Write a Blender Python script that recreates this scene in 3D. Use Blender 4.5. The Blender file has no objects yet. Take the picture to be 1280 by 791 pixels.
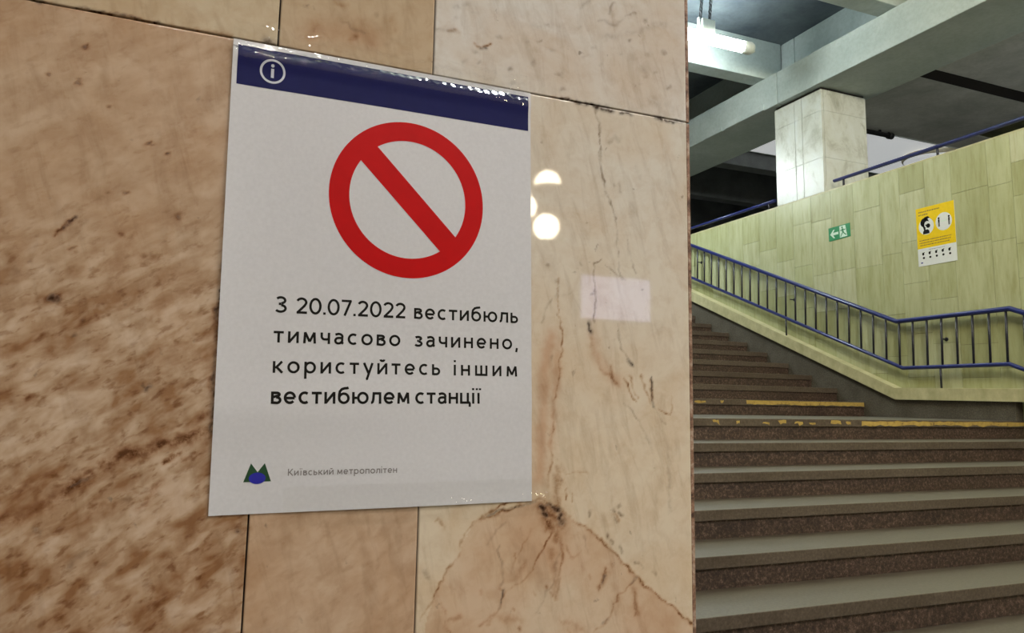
import bpy, bmesh, math, random
import numpy as np
from mathutils import Vector, Matrix

random.seed(7)
rng = np.random.default_rng(11)
scn = bpy.context.scene
COL = scn.collection
E = 1.545          # eye height above the lower hall floor, metres

# ------------------------------------------------------------------ camera, world, exposure
YAW, PITCH, ROLL = 0.394559058, 0.13420531, 0.0178808798
FPX = 955.643
cy, sy, cp, sp = math.cos(YAW), math.sin(YAW), math.cos(PITCH), math.sin(PITCH)
fwd = Vector((sy * cp, cy * cp, sp))
rgt = Vector((cy, -sy, 0))
upv = rgt.cross(fwd)
r2 = math.cos(ROLL) * rgt + math.sin(ROLL) * upv
u2 = -math.sin(ROLL) * rgt + math.cos(ROLL) * upv
cam_data = bpy.data.cameras.new('camera')
cam = bpy.data.objects.new('camera', cam_data)
COL.objects.link(cam)
cam.matrix_world = Matrix(((r2.x, u2.x, -fwd.x, 0), (r2.y, u2.y, -fwd.y, 0), (r2.z, u2.z, -fwd.z, E), (0, 0, 0, 1)))
cam_data.sensor_fit = 'HORIZONTAL'
cam_data.sensor_width = 36
cam_data.lens = FPX / 1280 * 36
cam_data.shift_y = -(395.5 - 372.42) / 1280
cam_data.clip_start = 0.02
scn.camera = cam

vs = scn.view_settings
vs.view_transform = 'Standard'
vs.look = 'None'
vs.exposure = 0.0
vs.gamma = 1.0
vs.use_curve_mapping = False
scn.cycles.max_bounces = 8
scn.cycles.sample_clamp_indirect = 4.0

world = bpy.data.worlds.new('world')
scn.world = world
world.use_nodes = True
bg = world.node_tree.nodes['Background']
bg.inputs[0].default_value = (0.6, 0.7, 0.75, 1)
bg.inputs[1].default_value = 0.05

# lamp and glow strengths (each is built further down)
TUBE_UPPER = 74.0      # batten hanging by the lit rib
FILL_HALL = 215.0       # unseen battens added over the lower hall and stairs
GLOBE = 42.0           # warm globes
PANEL = 0.40  # glow that stands in for lamplight on the white ceiling bay
FILL_FAR = 62.0        # unseen battens added to brighten the upper hall           
SIGNBOX = 3.4

# ------------------------------------------------------------------ helpers
def link(name, me, parent=None):
    o = bpy.data.objects.new(name, me)
    COL.objects.link(o)
    if parent is not None:
        o.parent = parent
    return o

def thing(name, label, cat, loc=(0, 0, 0), group=None, kind=None):
    o = bpy.data.objects.new(name, None)
    o.empty_display_size = 0.1
    COL.objects.link(o)
    o.location = loc
    tag(o, label, cat, group, kind)
    return o

def tag(o, label=None, cat=None, group=None, kind=None):
    if label: o['label'] = label
    if cat: o['category'] = cat
    if group: o['group'] = group
    if kind: o['kind'] = kind
    return o

class MB:
    """collects shapes in world metres and links them as one mesh object"""
    def __init__(self):
        self.bm = bmesh.new()
    def box(self, x0, x1, y0, y1, z0, z1, bev=0.0):
        b = self.bm
        vs_ = [b.verts.new((x, y, z)) for x in (x0, x1) for y in (y0, y1) for z in (z0, z1)]
        idx = [(0, 1, 3, 2), (4, 6, 7, 5), (0, 4, 5, 1), (2, 3, 7, 6), (0, 2, 6, 4), (1, 5, 7, 3)]
        fs = [b.faces.new([vs_[i] for i in f]) for f in idx]
        if bev > 0:
            es = list({e for f in fs for e in f.edges})
            bmesh.ops.bevel(b, geom=es, offset=bev, segments=2, affect='EDGES', profile=0.6)
        return self
    def poly_prism(self, pts, axis, a0, a1, bev=0.0):
        """polygon pts in the plane perpendicular to axis ('x': (y,z); 'y': (x,z)), extruded a0..a1"""
        b = self.bm
        def mk(p, a):
            return (a, p[0], p[1]) if axis == 'x' else ((p[0], a, p[1]) if axis == 'y' else (p[0], p[1], a))
        lo = [b.verts.new(mk(p, a0)) for p in pts]
        hi = [b.verts.new(mk(p, a1)) for p in pts]
        n = len(pts)
        fs = [b.faces.new(lo), b.faces.new(hi[::-1])]
        for i in range(n):
            j = (i + 1) % n
            fs.append(b.faces.new((lo[j], lo[i], hi[i], hi[j])))
        if bev > 0:
            es = list({e for f in fs for e in f.edges})
            bmesh.ops.bevel(b, geom=es, offset=bev, segments=2, affect='EDGES', profile=0.6)
        return self
    def tube(self, pts, r, seg=10, rz=None, cap=True):
        """round bar along a polyline, mitred"""
        b = self.bm
        P = [Vector(p) for p in pts]
        rings = []
        for i, p in enumerate(P):
            d0 = (P[i] - P[i - 1]).normalized() if i > 0 else None
            d1 = (P[i + 1] - P[i]).normalized() if i < len(P) - 1 else None
            t = ((d0 or d1) + (d1 or d0)).normalized()
            ref = Vector((0, 0, 1)) if abs(t.z) < 0.95 else Vector((1, 0, 0))
            s = t.cross(ref).normalized()
            q = s.cross(t).normalized()
            k = 1.0
            if d0 is not None and d1 is not None:
                k = 1.0 / max(0.5, t.dot(d1))
            rr = rz if rz else r
            rings.append([b.verts.new(p + s * (math.cos(a) * r) + q * (math.sin(a) * rr * k)) for a in [2 * math.pi * j / seg for j in range(seg)]])
        for A, B in zip(rings, rings[1:]):
            for j in range(seg):
                k2 = (j + 1) % seg
                f = b.faces.new((A[j], A[k2], B[k2], B[j]))
                f.smooth = True
        if cap:
            b.faces.new(rings[0][::-1])
            b.faces.new(rings[-1])
        return self
    def lathe(self, prof, centre, axis='z', seg=32):
        b = self.bm
        c = Vector(centre)
        rings = []
        for (r, h) in prof:
            ring = []
            for j in range(seg):
                a = 2 * math.pi * j / seg
                x, y = r * math.cos(a), r * math.sin(a)
                v = Vector((x, y, h)) if axis == 'z' else (Vector((h, x, y)) if axis == 'x' else Vector((x, h, y)))
                ring.append(b.verts.new(c + v))
            rings.append(ring)
        for A, B in zip(rings, rings[1:]):
            for j in range(seg):
                k = (j + 1) % seg
                f = b.faces.new((A[j], A[k], B[k], B[j]))
                f.smooth = True
        b.faces.new(rings[0][::-1])
        b.faces.new(rings[-1])
        return self
    def face(self, pts):
        self.bm.faces.new([self.bm.verts.new(p) for p in pts])
        return self
    def build(self, name, mat, parent=None, kind=None):
        me = bpy.data.meshes.new(name)
        bmesh.ops.recalc_face_normals(self.bm, faces=self.bm.faces[:])
        self.bm.to_mesh(me)
        self.bm.free()
        if mat: me.materials.append(mat)
        o = link(name, me, parent)
        if parent is not None:
            # geometry is authored in world metres: bring it into the parent's frame
            w = Vector((0, 0, 0)); p = parent
            while p is not None:
                w += p.location; p = p.parent
            me.transform(Matrix.Translation(-w))
        if kind: o['kind'] = kind
        return o

# ------------------------------------------------------------------ materials
def srgb(r, g, b):
    f = lambda c: c / 255 / 12.92 if c / 255 <= 0.04045 else ((c / 255 + 0.055) / 1.055) ** 2.4
    return (f(r), f(g), f(b), 1)

class NT:
    def __init__(self, name):
        self.m = bpy.data.materials.new(name)
        self.m.use_nodes = True
        self.t = self.m.node_tree
        self.b = self.t.nodes['Principled BSDF']
    def n(self, typ, **kw):
        x = self.t.nodes.new(typ)
        for k, v in kw.items():
            if k.startswith('i_'):
                x.inputs[k[2:].replace('_', ' ')].default_value = v
            else:
                setattr(x, k, v)
        return x
    def l(self, a, b):
        self.t.links.new(a, b)
    def coord(self, scale=(1, 1, 1), rot=(0, 0, 0)):
        g = self.n('ShaderNodeNewGeometry')
        mp = self.n('ShaderNodeMapping')
        mp.inputs['Scale'].default_value = scale
        mp.inputs['Rotation'].default_value = rot
        self.l(g.outputs['Position'], mp.inputs['Vector'])
        return mp.outputs[0]
    def coord2(self, scale, rot):
        a = self.coord((1, 1, 1), rot)
        mp = self.n('ShaderNodeMapping')
        mp.inputs['Scale'].default_value = scale
        self.l(a, mp.inputs['Vector'])
        return mp.outputs[0]
    def noise(self, vec, scale, detail=4, rough=0.55, dist=0.0):
        x = self.n('ShaderNodeTexNoise')
        x.inputs['Scale'].default_value = scale
        x.inputs['Detail'].default_value = detail
        x.inputs['Roughness'].default_value = rough
        x.inputs['Distortion'].default_value = dist
        self.l(vec, x.inputs['Vector'])
        return x.outputs[0]
    def ramp(self, fac, stops):
        x = self.n('ShaderNodeValToRGB')
        cr = x.color_ramp
        while len(cr.elements) > 1: cr.elements.remove(cr.elements[-1])
        for i, (p, c) in enumerate(stops):
            e = cr.elements[0] if i == 0 else cr.elements.new(p)
            e.position = p
            e.color = c if len(c) == 4 else (*c, 1)
        self.l(fac, x.inputs[0])
        return x.outputs[0]
    def mix(self, a, b, fac, mode='MIX'):
        x = self.n('ShaderNodeMix', data_type='RGBA', blend_type=mode)
        for s, v in ((x.inputs[0], fac), (x.inputs[6], a), (x.inputs[7], b)):
            if hasattr(v, 'is_linked'): self.l(v, s)
            else: s.default_value = v
        return x.outputs[2]
    def math(self, op, a, b=0.0, clamp=False):
        x = self.n('ShaderNodeMath', operation=op, use_clamp=clamp)
        for s, v in ((x.inputs[0], a), (x.inputs[1], b)):
            if hasattr(v, 'is_linked'): self.l(v, s)
            else: s.default_value = v
        return x.outputs[0]
    def bump(self, h, strength, dist):
        x = self.n('ShaderNodeBump')
        x.inputs['Strength'].default_value = strength
        x.inputs['Distance'].default_value = dist
        self.l(h, x.inputs['Height'])
        self.l(x.outputs[0], self.b.inputs['Normal'])
    def attr(self, name):
        return self.n('ShaderNodeAttribute', attribute_name=name)
    def set(self, **kw):
        for k, v in kw.items():
            s = self.b.inputs[k.replace('_', ' ')]
            if hasattr(v, 'is_linked'): self.l(v, s)
            else: s.default_value = v
        return self

def plain(name, c, rough=0.5, var=0.12, scale=30, metal=0.0, spec=0.5):
    k = NT(name)
    nz = k.noise(k.coord(), scale, 4)
    d = tuple(x * (1 - var) for x in c[:3]) + (1,)
    e = tuple(min(1, x * (1 + var)) for x in c[:3]) + (1,)
    k.set(Base_Color=k.ramp(nz, [(0.3, d), (0.7, e)]), Roughness=rough, Metallic=metal)
    k.b.inputs['Specular IOR Level'].default_value = spec
    return k.m

def emit(name, c, s, base=(0.8, 0.8, 0.8, 1)):
    k = NT(name)
    k.set(Base_Color=base, Roughness=0.4)
    k.b.inputs['Emission Color'].default_value = c
    k.b.inputs['Emission Strength'].default_value = s
    return k.m

M = {}
# polished marble of the pier: per-slab tint and streak direction come from attributes, veins and painted edge shade from a mask
k = NT('pier_marble')
tint = k.attr('tint'); mask = k.attr('mask'); streak = k.attr('streak')
sep = k.n('ShaderNodeSeparateColor'); k.l(mask.outputs['Color'], sep.inputs[0])
base = tint.outputs['Color']
pos = k.coord()
cloud = k.noise(pos, 9, 5, 0.6, 0.6)
c1 = k.mix(base, k.mix(base, (0.86, 0.74, 0.62, 1), 1.0, 'MULTIPLY'), k.ramp(cloud, [(0.42, (0, 0, 0)), (0.72, (0.8, 0.8, 0.8))]))
fine = k.noise(pos, 55, 5, 0.65, 0.4)
c2 = k.mix(c1, k.mix(c1, (0.86, 0.80, 0.74, 1), 1.0, 'MULTIPLY'), k.ramp(fine, [(0.45, (0, 0, 0)), (0.72, (0.75, 0.75, 0.75))]))
# long mineral streaks running up to the right
dv = k.coord2((36, 36, 74), (0, math.radians(34), 0))
st = k.noise(dv, 1.0, 3, 0.52, 0.25)
dv2 = k.coord2((85, 85, 170), (0, math.radians(34), 0))
st2 = k.noise(dv2, 1.0, 3, 0.5, 0.2)
sfac = k.math('MULTIPLY', k.ramp(st, [(0.44, (0, 0, 0)), (0.66, (1, 1, 1))]), streak.outputs['Fac'])
vs1 = k.coord2((70, 70, 16), (0, math.radians(14), 0))
vst = k.noise(vs1, 1.0, 5, 0.6, 0.6)
c2 = k.mix(c2, k.mix(c2, (0.80, 0.76, 0.72, 1), 1.0, 'MULTIPLY'), k.ramp(vst, [(0.50, (0, 0, 0)), (0.72, (0.85, 0.85, 0.85))]))
spk = k.noise(pos, 75, 3, 0.5, 0.2)
c2 = k.mix(c2, (0.16, 0.12, 0.09, 1), k.ramp(spk, [(0.70, (0, 0, 0)), (0.78, (0.65, 0.65, 0.65))]))
c3 = k.mix(c2, k.mix(c2, (0.58, 0.43, 0.30, 1), 1.0, 'MULTIPLY'), sfac)
sfac2 = k.math('MULTIPLY', k.ramp(st2, [(0.56, (0, 0, 0)), (0.70, (0.75, 0.75, 0.75))]), streak.outputs['Fac'])
c3 = k.mix(c3, k.mix(c3, (0.52, 0.37, 0.24, 1), 1.0, 'MULTIPLY'), sfac2)
lfac = k.math('MULTIPLY', k.ramp(st, [(0.30, (0.40, 0.40, 0.40)), (0.46, (0, 0, 0))]), streak.outputs['Fac'])
c3 = k.mix(c3, (0.66, 0.53, 0.42, 1), lfac)
brk = k.noise(pos, 160, 4, 0.7)
brk2 = k.ramp(brk, [(0.30, (0.45, 0.45, 0.45)), (0.55, (1, 1, 1))])
pale = k.n('ShaderNodeSeparateColor')
c4 = k.mix(c3, k.mix(c3, (0.84, 0.68, 0.60, 1), 1.0, 'MULTIPLY'), sep.outputs[2])
rf = k.math('MULTIPLY', sep.outputs[0], brk2)
c5 = k.mix(c4, k.mix(c4, (0.66, 0.40, 0.20, 1), 1.0, 'MULTIPLY'), rf)
c5 = k.mix(c5, (0.055, 0.018, 0.006, 1), k.math('MULTIPLY', k.math('POWER', rf, 2.2), 0.85))
gf = k.math('MULTIPLY', sep.outputs[1], brk2)
c6 = k.mix(c5, k.mix(c5, (0.36, 0.30, 0.25, 1), 1.0, 'MULTIPLY'), gf)
c7 = k.mix(c6, (0.022, 0.009, 0.004, 1), mask.outputs['Alpha'])
k.set(Base_Color=c7, Roughness=k.mix(k.ramp(fine, [(0.3, (0.022, 0.022, 0.022)), (0.8, (0.045, 0.045, 0.045))]), (0.9, 0.9, 0.9, 1), mask.outputs['Alpha']))
k.l(k.math('SUBTRACT', 0.5, k.math('MULTIPLY', mask.outputs['Alpha'], 0.45)), k.b.inputs['Specular IOR Level'])
k.bump(fine, 0.003, 0.0005)
M['marble'] = k.m
M['joint'] = plain('dark_joint', (0.012, 0.008, 0.006, 1), 0.9)
k = NT('marble_rough_edge')
nz = k.noise(k.coord((1, 1, 1)), 70, 5, 0.7)
k.set(Base_Color=k.ramp(nz, [(0.35, (0.055, 0.025, 0.014)), (0.5, (0.24, 0.13, 0.08)), (0.68, (0.45, 0.36, 0.28))]), Roughness=0.7)
M['edge'] = k.m
k = NT('marble_side')
nz = k.noise(k.coord(), 12, 5, 0.6, 0.8)
k.set(Base_Color=k.ramp(nz, [(0.3, (0.30, 0.22, 0.15)), (0.7, (0.55, 0.47, 0.36))]), Roughness=0.2)
M['marble_side'] = k.m

# olive-cream wall tiles
k = NT('wall_tile_stone')
tone = k.attr('tone')
p1 = k.noise(k.coord((3, 5, 0.8)), 2.0, 5, 0.6)
p2 = k.noise(k.coord((6, 14, 2.0)), 2.2, 5, 0.65)
tc = k.ramp(tone.outputs['Fac'], [(0.0, (0.375, 0.385, 0.195)), (0.5, (0.45, 0.47, 0.265)), (1.0, (0.545, 0.56, 0.375))])
tc = k.mix(tc, k.mix(tc, (0.78, 0.76, 0.66, 1), 1.0, 'MULTIPLY'), k.ramp(p1, [(0.42, (0, 0, 0)), (0.70, (0.9, 0.9, 0.9))]))
tc = k.mix(tc, k.mix(tc, (0.76, 0.72, 0.58, 1), 1.0, 'MULTIPLY'), k.ramp(p2, [(0.48, (0, 0, 0)), (0.70, (0.7, 0.7, 0.7))]))
k.set(Base_Color=tc, Roughness=0.38)
M['tile'] = k.m
M['tile_joint'] = plain('tile_joint', (0.16, 0.15, 0.075, 1), 0.9)
k = NT('ledge_stone')
p1 = k.noise(k.coord((2, 3, 2)), 3.0, 5, 0.65)
k.set(Base_Color=k.ramp(p1, [(0.3, (0.38, 0.355, 0.19)), (0.7, (0.58, 0.545, 0.33))]), Roughness=0.4)
M['ledge'] = k.m

def granite(name, dark, mid, light, rough=0.6, sc=90):
    k = NT(name)
    v1 = k.noise(k.coord(), sc, 5, 0.8)
    v2 = k.noise(k.coord(), 4, 4, 0.6)
    c = k.ramp(v1, [(0.34, dark), (0.52, mid), (0.72, light)])
    c = k.mix(c, k.mix(c, (0.62, 0.58, 0.54, 1), 1.0, 'MULTIPLY'), k.ramp(v2, [(0.4, (0, 0, 0)), (0.7, (0.9, 0.9, 0.9))]))
    k.set(Base_Color=c, Roughness=rough)
    k.bump(v1, 0.15, 0.004)
    return k.m
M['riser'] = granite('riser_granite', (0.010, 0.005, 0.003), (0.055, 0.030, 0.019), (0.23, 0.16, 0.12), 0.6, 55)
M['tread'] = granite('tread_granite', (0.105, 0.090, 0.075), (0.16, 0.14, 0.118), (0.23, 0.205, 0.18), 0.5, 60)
M['plinth'] = granite('plinth_granite', (0.05, 0.043, 0.032), (0.10, 0.088, 0.066), (0.18, 0.16, 0.125))
M['floor'] = granite('floor_granite', (0.07, 0.06, 0.05), (0.13, 0.11, 0.09), (0.2, 0.18, 0.15), 0.4, 40)
k = NT('worn_yellow_paint')
nz = k.noise(k.coord((1, 1, 1)), 28, 5, 0.7)
k.set(Base_Color=k.ramp(nz, [(0.30, (0.12, 0.075, 0.03)), (0.42, (0.36, 0.24, 0.055)), (0.70, (0.47, 0.33, 0.085))]), Roughness=0.7)
M['yellow_paint'] = k.m

def concrete(name, a, b, rough=0.75, sc=1.6):
    k = NT(name)
    v1 = k.noise(k.coord(), sc, 6, 0.65, 0.3)
    v2 = k.noise(k.coord(), 26, 4, 0.6)
    c = k.ramp(v1, [(0.32, a), (0.68, b)])
    c = k.mix(c, k.mix(c, (0.8, 0.8, 0.78, 1), 1.0, 'MULTIPLY'), k.ramp(v2, [(0.4, (0, 0, 0)), (0.75, (0.7, 0.7, 0.7))]))
    k.set(Base_Color=c, Roughness=rough)
    return k.m
M['concrete'] = concrete('painted_concrete', (0.37, 0.43, 0.425), (0.49, 0.555, 0.55))
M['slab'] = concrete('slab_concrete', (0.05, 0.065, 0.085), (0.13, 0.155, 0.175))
M['dim_concrete'] = concrete('dim_concrete', (0.10, 0.11, 0.11), (0.18, 0.19, 0.19))  # darker copy of the rib concrete, gloom of the far hall in its colour
M['dirty'] = concrete('stained_concrete', (0.32, 0.325, 0.30), (0.60, 0.60, 0.57), 0.8, 1.1)
M['olive_stain'] = concrete('olive_stained_concrete', (0.02, 0.022, 0.012), (0.16, 0.16, 0.06), 0.85, 2.2)
M['pale_floor'] = concrete('pale_stone_floor', (0.34, 0.33, 0.30), (0.46, 0.45, 0.42), 0.35)
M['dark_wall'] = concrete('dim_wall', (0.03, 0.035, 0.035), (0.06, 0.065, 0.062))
M['hall_wall'] = concrete('hall_wall_stone', (0.30, 0.27, 0.22), (0.44, 0.40, 0.33), 0.4)
k = NT('column_marble')
nz = k.noise(k.coord((1, 1, 0.7)), 3.0, 7, 0.70, 0.5)
n2 = k.noise(k.coord((1, 1, 0.6)), 7, 6, 0.7, 0.8)
c = k.ramp(nz, [(0.34, (0.36, 0.36, 0.30)), (0.48, (0.53, 0.545, 0.49)), (0.62, (0.58, 0.605, 0.575))])
c = k.mix(c, k.mix(c, (0.42, 0.40, 0.30, 1), 1.0, 'MULTIPLY'), k.ramp(n2, [(0.56, (0, 0, 0)), (0.74, (0.7, 0.7, 0.7))]))
k.set(Base_Color=c, Roughness=0.36)
M['column'] = k.m

M['blue_rail'] = plain('blue_gloss_paint', (0.018, 0.026, 0.145, 1), 0.28, 0.2, 12)
M['dark_bar'] = plain('dark_bar_paint', (0.012, 0.012, 0.022, 1), 0.4, 0.2, 20)
M['white_metal'] = plain('white_enamel', (0.62, 0.66, 0.64, 1), 0.35, 0.05)
M['black'] = plain('black_rubber', (0.01, 0.01, 0.011, 1), 0.55)
M['steel'] = plain('dull_steel', (0.10, 0.10, 0.11, 1), 0.4, 0.2, 40, 0.8)
M['tube_light'] = emit('cool_tube_glow', (0.90, 1.0, 0.96, 1), TUBE_UPPER)
M['hall_light'] = emit('hall_tube_glow', (1.0, 0.945, 0.885, 1), FILL_HALL)  # unseen lower hall lamps, added as key light for the pier
M['yellow_tube'] = emit('yellowed_tube_glow', (1.0, 0.92, 0.58, 1), FILL_HALL)  # unseen added lamp, tinted to yellow the tiled wall and treads
M['stair_tube'] = emit('stair_tube_glow', (0.88, 0.98, 1.0, 1), 130.0)  # unseen lamp added to brighten the upper tiled wall
M['far_light'] = emit('far_tube_glow', (0.95, 1.0, 0.97, 1), FILL_FAR)  # unseen lamps added to lift the upper hall soffit
M['globe_light'] = emit('warm_globe_glow', (1.0, 0.86, 0.62, 1), GLOBE)
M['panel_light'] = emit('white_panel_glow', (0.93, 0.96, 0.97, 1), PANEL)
M['sign_light'] = emit('pale_sign_glow', (0.50, 0.52, 1.0, 1), SIGNBOX)

k = NT('printed_paper')
nz = k.noise(k.coord(), 300, 3)
k.set(Base_Color=k.ramp(nz, [(0.3, (0.56, 0.56, 0.585)), (0.7, (0.60, 0.60, 0.625))]), Roughness=0.6)
k.b.inputs['Specular IOR Level'].default_value = 0.15
M['paper'] = k.m
M['navy'] = plain('navy_print', (0.004, 0.005, 0.066, 1), 0.5, 0.06, 60, 0, 0.12)
M['white_print'] = plain('white_print', (0.50, 0.52, 0.60, 1), 0.4, 0.03)
M['red'] = plain('red_print', (0.45, 0.002, 0.003, 1), 0.5, 0.05, 60, 0, 0.12)
M['ink'] = plain('black_print', (0.008, 0.007, 0.006, 1), 0.5, 0.05, 60, 0, 0.12)
M['grey_ink'] = plain('grey_print', (0.17, 0.155, 0.155, 1), 0.5, 0.1)
M['logo_green'] = plain('green_print', (0.008, 0.055, 0.018, 1), 0.4, 0.1)
M['logo_blue'] = plain('blue_print', (0.012, 0.012, 0.30, 1), 0.4, 0.05)
k = NT('clear_adhesive_tape')
tr = k.n('ShaderNodeBsdfTransparent'); tr.inputs[0].default_value = (1.0, 1.0, 0.995, 1)
gl = k.n('ShaderNodeBsdfGlossy'); gl.inputs['Roughness'].default_value = 0.05
mx = k.n('ShaderNodeMixShader')
fr = k.n('ShaderNodeFresnel'); fr.inputs['IOR'].default_value = 1.42
k.l(fr.outputs[0], mx.inputs[0]); k.l(tr.outputs[0], mx.inputs[1]); k.l(gl.outputs[0], mx.inputs[2])
k.l(mx.outputs[0], k.t.nodes['Material Output'].inputs['Surface'])
M['tape'] = k.m
M['exit_green'] = plain('exit_green', (0.012, 0.22, 0.075, 1), 0.35, 0.05)
M['exit_white'] = plain('exit_white', (0.62, 0.78, 0.66, 1), 0.4, 0.04)
M['yellow'] = plain('yellow_print', (0.80, 0.56, 0.008, 1), 0.5, 0.04, 30, 0, 0.15)
M['poster_white'] = plain('white_sheet', (0.72, 0.74, 0.74, 1), 0.4, 0.03)
M['brown_ink'] = plain('brown_print', (0.22, 0.13, 0.015, 1), 0.5, 0.1)
M['beige'] = plain('beige_rim', (0.75, 0.68, 0.52, 1), 0.5, 0.05)

# ------------------------------------------------------------------ the setting
RISE, RUN = 0.1455, 0.355
Z_LAND = E - 0.0898          # landing
Y_LAND = 4.335               # nosing of the landing
Y_UP = 5.905                 # nosing of the first step above the landing
Z_UP = Z_LAND + 12 * RISE    # upper hall
XL, XP, XG = -3.0, 6.40, 6.50
SOFF = E + 3.676             # soffit of the long beam
LEDGEZ = E + 4.085           # soffit of the ribs
SLABZ = E + 4.60

MB().box(XL, XG, -7.2, 1.14, -0.15, 0, 0).build('floor', M['floor'], kind='structure')
MB().box(XL, 13.2, Y_UP + 11 * RUN + 0.02, 24, Z_UP - 0.2, Z_UP).build('upper_floor', M['pale_floor'], kind='structure')
MB().box(7.27, 13.2, -7.2, Y_UP + 11 * RUN + 0.02, Z_UP - 0.2, Z_UP).build('upper_floor', M['pale_floor'], kind='structure')
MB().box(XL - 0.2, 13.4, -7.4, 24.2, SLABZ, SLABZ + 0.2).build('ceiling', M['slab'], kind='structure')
MB().box(XL - 0.2, XL, -7.4, 24.2, -0.15, SLABZ).build('wall_left', M['hall_wall'], kind='structure')
MB().box(XL, 13.2, -7.4, -7.2, -0.15, SLABZ).build('wall_back', M['hall_wall'], kind='structure')
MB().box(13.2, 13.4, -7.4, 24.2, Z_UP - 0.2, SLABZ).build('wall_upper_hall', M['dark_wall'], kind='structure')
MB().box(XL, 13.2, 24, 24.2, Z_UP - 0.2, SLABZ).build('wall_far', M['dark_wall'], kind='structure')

# long ledger beam and the ribs resting on it
mb = MB()
mb.poly_prism([(6.42, SOFF), (7.30, SOFF), (7.30, LEDGEZ), (7.06, LEDGEZ), (7.06, SLABZ), (6.72, SLABZ), (6.72, LEDGEZ), (6.42, LEDGEZ)], 'y', 7.06, 23.9, 0.012)
mb.poly_prism([(6.42, SOFF), (7.30, SOFF), (7.30, LEDGEZ), (7.06, LEDGEZ), (7.06, SLABZ), (6.72, SLABZ), (6.72, LEDGEZ), (6.42, LEDGEZ)], 'y', -7.1, 7.05, 0.012)
mb.build('ceiling_beam', M['concrete'], kind='structure')
ribs = [(-4.7, -4.46), (-2.7, -2.46), (-0.7, -0.46), (1.3, 1.54), (3.3, 3.54), (5.30, 5.55), (7.27, 7.50), (9.40, 9.64), (11.4, 11.64), (13.4, 13.64), (15.4, 15.64), (17.4, 17.64), (19.4, 19.64), (21.4, 21.64)]
for (a, b) in ribs:
    MB().box(XL, 6.70, a, b, LEDGEZ + 0.002, SLABZ, 0.01).build('ceiling_rib', M['concrete'], kind='structure')
    if a > 9:
        q_ = 0.22 if a < 10 else 0.0
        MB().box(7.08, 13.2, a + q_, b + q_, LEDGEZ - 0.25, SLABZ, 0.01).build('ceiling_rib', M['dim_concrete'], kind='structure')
# stained flat soffit over the upper hall, in fields; a black strip stands in for the gap's shade
MB().box(7.09, 10.6, -7.1, 6.20, LEDGEZ + 0.004, LEDGEZ + 0.14, 0.01).build('ceiling_soffit', M['dirty'], kind='structure')
mb = MB().box(7.09, 10.55, 6.42, 8.06, LEDGEZ + 0.004, LEDGEZ + 0.14, 0.01)
mb.box(10.56, 12.6, 7.55, 8.05, LEDGEZ + 0.004, LEDGEZ + 0.14, 0.01)
mb.build('ceiling_soffit', M['dirty'], kind='structure')
MB().box(10.56, 12.6, 6.42, 7.54, LEDGEZ + 0.012, LEDGEZ + 0.14, 0.01).build('ceiling_soffit', M['olive_stain'], kind='structure')
MB().box(7.6, 10.58, 6.203, 6.417, LEDGEZ + 0.003, LEDGEZ + 0.13).build('ceiling_joint', M['joint'], kind='structure')  # black filler painting the darkness of the gap between the fields
# thin lips left on the lower edge of the long beam
MB().box(6.405, 6.418, 7.28, 8.05, SOFF + .002, SOFF + 0.075, 0.004).box(6.408, 6.418, 8.12, 8.5, SOFF + .002, SOFF + 0.06, 0.004).build('ceiling_beam_lip', M['concrete'], kind='structure')

# stairs
stairs = thing('stair_flight', 'wide red-brown granite stair with worn grey treads climbing left behind the pier', 'stairs', (0, Y_LAND, 0), kind='structure')
def step(y0, y1, ztop, zbot, XP=XP):
    mb = MB()
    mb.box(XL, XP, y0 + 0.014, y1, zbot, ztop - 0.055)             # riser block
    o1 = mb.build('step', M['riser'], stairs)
    mb = MB().box(XL, XP, y0, y1 + 0.012, ztop - 0.054, ztop, 0.004)
    for yy in (y1 - 0.10, y1 - 0.055, y1 - 0.03):
        bmesh.ops.bisect_plane(mb.bm, geom=mb.bm.verts[:] + mb.bm.edges[:] + mb.bm.faces[:], plane_co=(0, yy, 0), plane_no=(0, 1, 0))
    dl = mb.bm.verts.layers.float.new('dirt')  # darker towards the back of the tread
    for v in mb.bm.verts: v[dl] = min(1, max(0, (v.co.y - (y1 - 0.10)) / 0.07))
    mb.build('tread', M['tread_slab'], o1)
    return o1
# nosing slab: worn grey on top, browner on its front face
k = NT('tread_slab')
geo = k.n('ShaderNodeNewGeometry'); sepn = k.n('ShaderNodeSeparateXYZ'); k.l(geo.outputs['True Normal'], sepn.inputs[0])
v1 = k.noise(k.coord(), 70, 5, 0.7); v2 = k.noise(k.coord((1, 3, 1)), 2.5, 4, 0.6)
top = k.ramp(v1, [(0.3, (0.090, 0.082, 0.066)), (0.7, (0.150, 0.138, 0.114))])
frt = k.ramp(v1, [(0.3, (0.050, 0.036, 0.025)), (0.55, (0.098, 0.074, 0.054)), (0.75, (0.155, 0.122, 0.094))])
frt = k.mix(frt, k.mix(frt, (0.6, 0.55, 0.5, 1), 1.0, 'MULTIPLY'), k.ramp(v2, [(0.4, (0, 0, 0)), (0.7, (0.8, 0.8, 0.8))]))
rear_dark = k.attr('dirt'); dn_ = k.noise(k.coord((1, 4, 1)), 9, 4, 0.6)
top = k.mix(top, (0.042, 0.031, 0.021, 1), k.math('MULTIPLY', rear_dark.outputs['Fac'], k.ramp(dn_, [(0.25, (0.55, 0.55, 0.55)), (0.6, (1, 1, 1))])))
k.set(Base_Color=k.mix(frt, top, k.ramp(sepn.outputs[2], [(0.5, (0, 0, 0)), (0.9, (1, 1, 1))])), Roughness=0.45)
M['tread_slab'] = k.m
XLOW = XG - 0.003            # the lower flight runs right up to the tiled wall
land = step(Y_LAND, Y_UP, Z_LAND, 0, XLOW)
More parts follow.
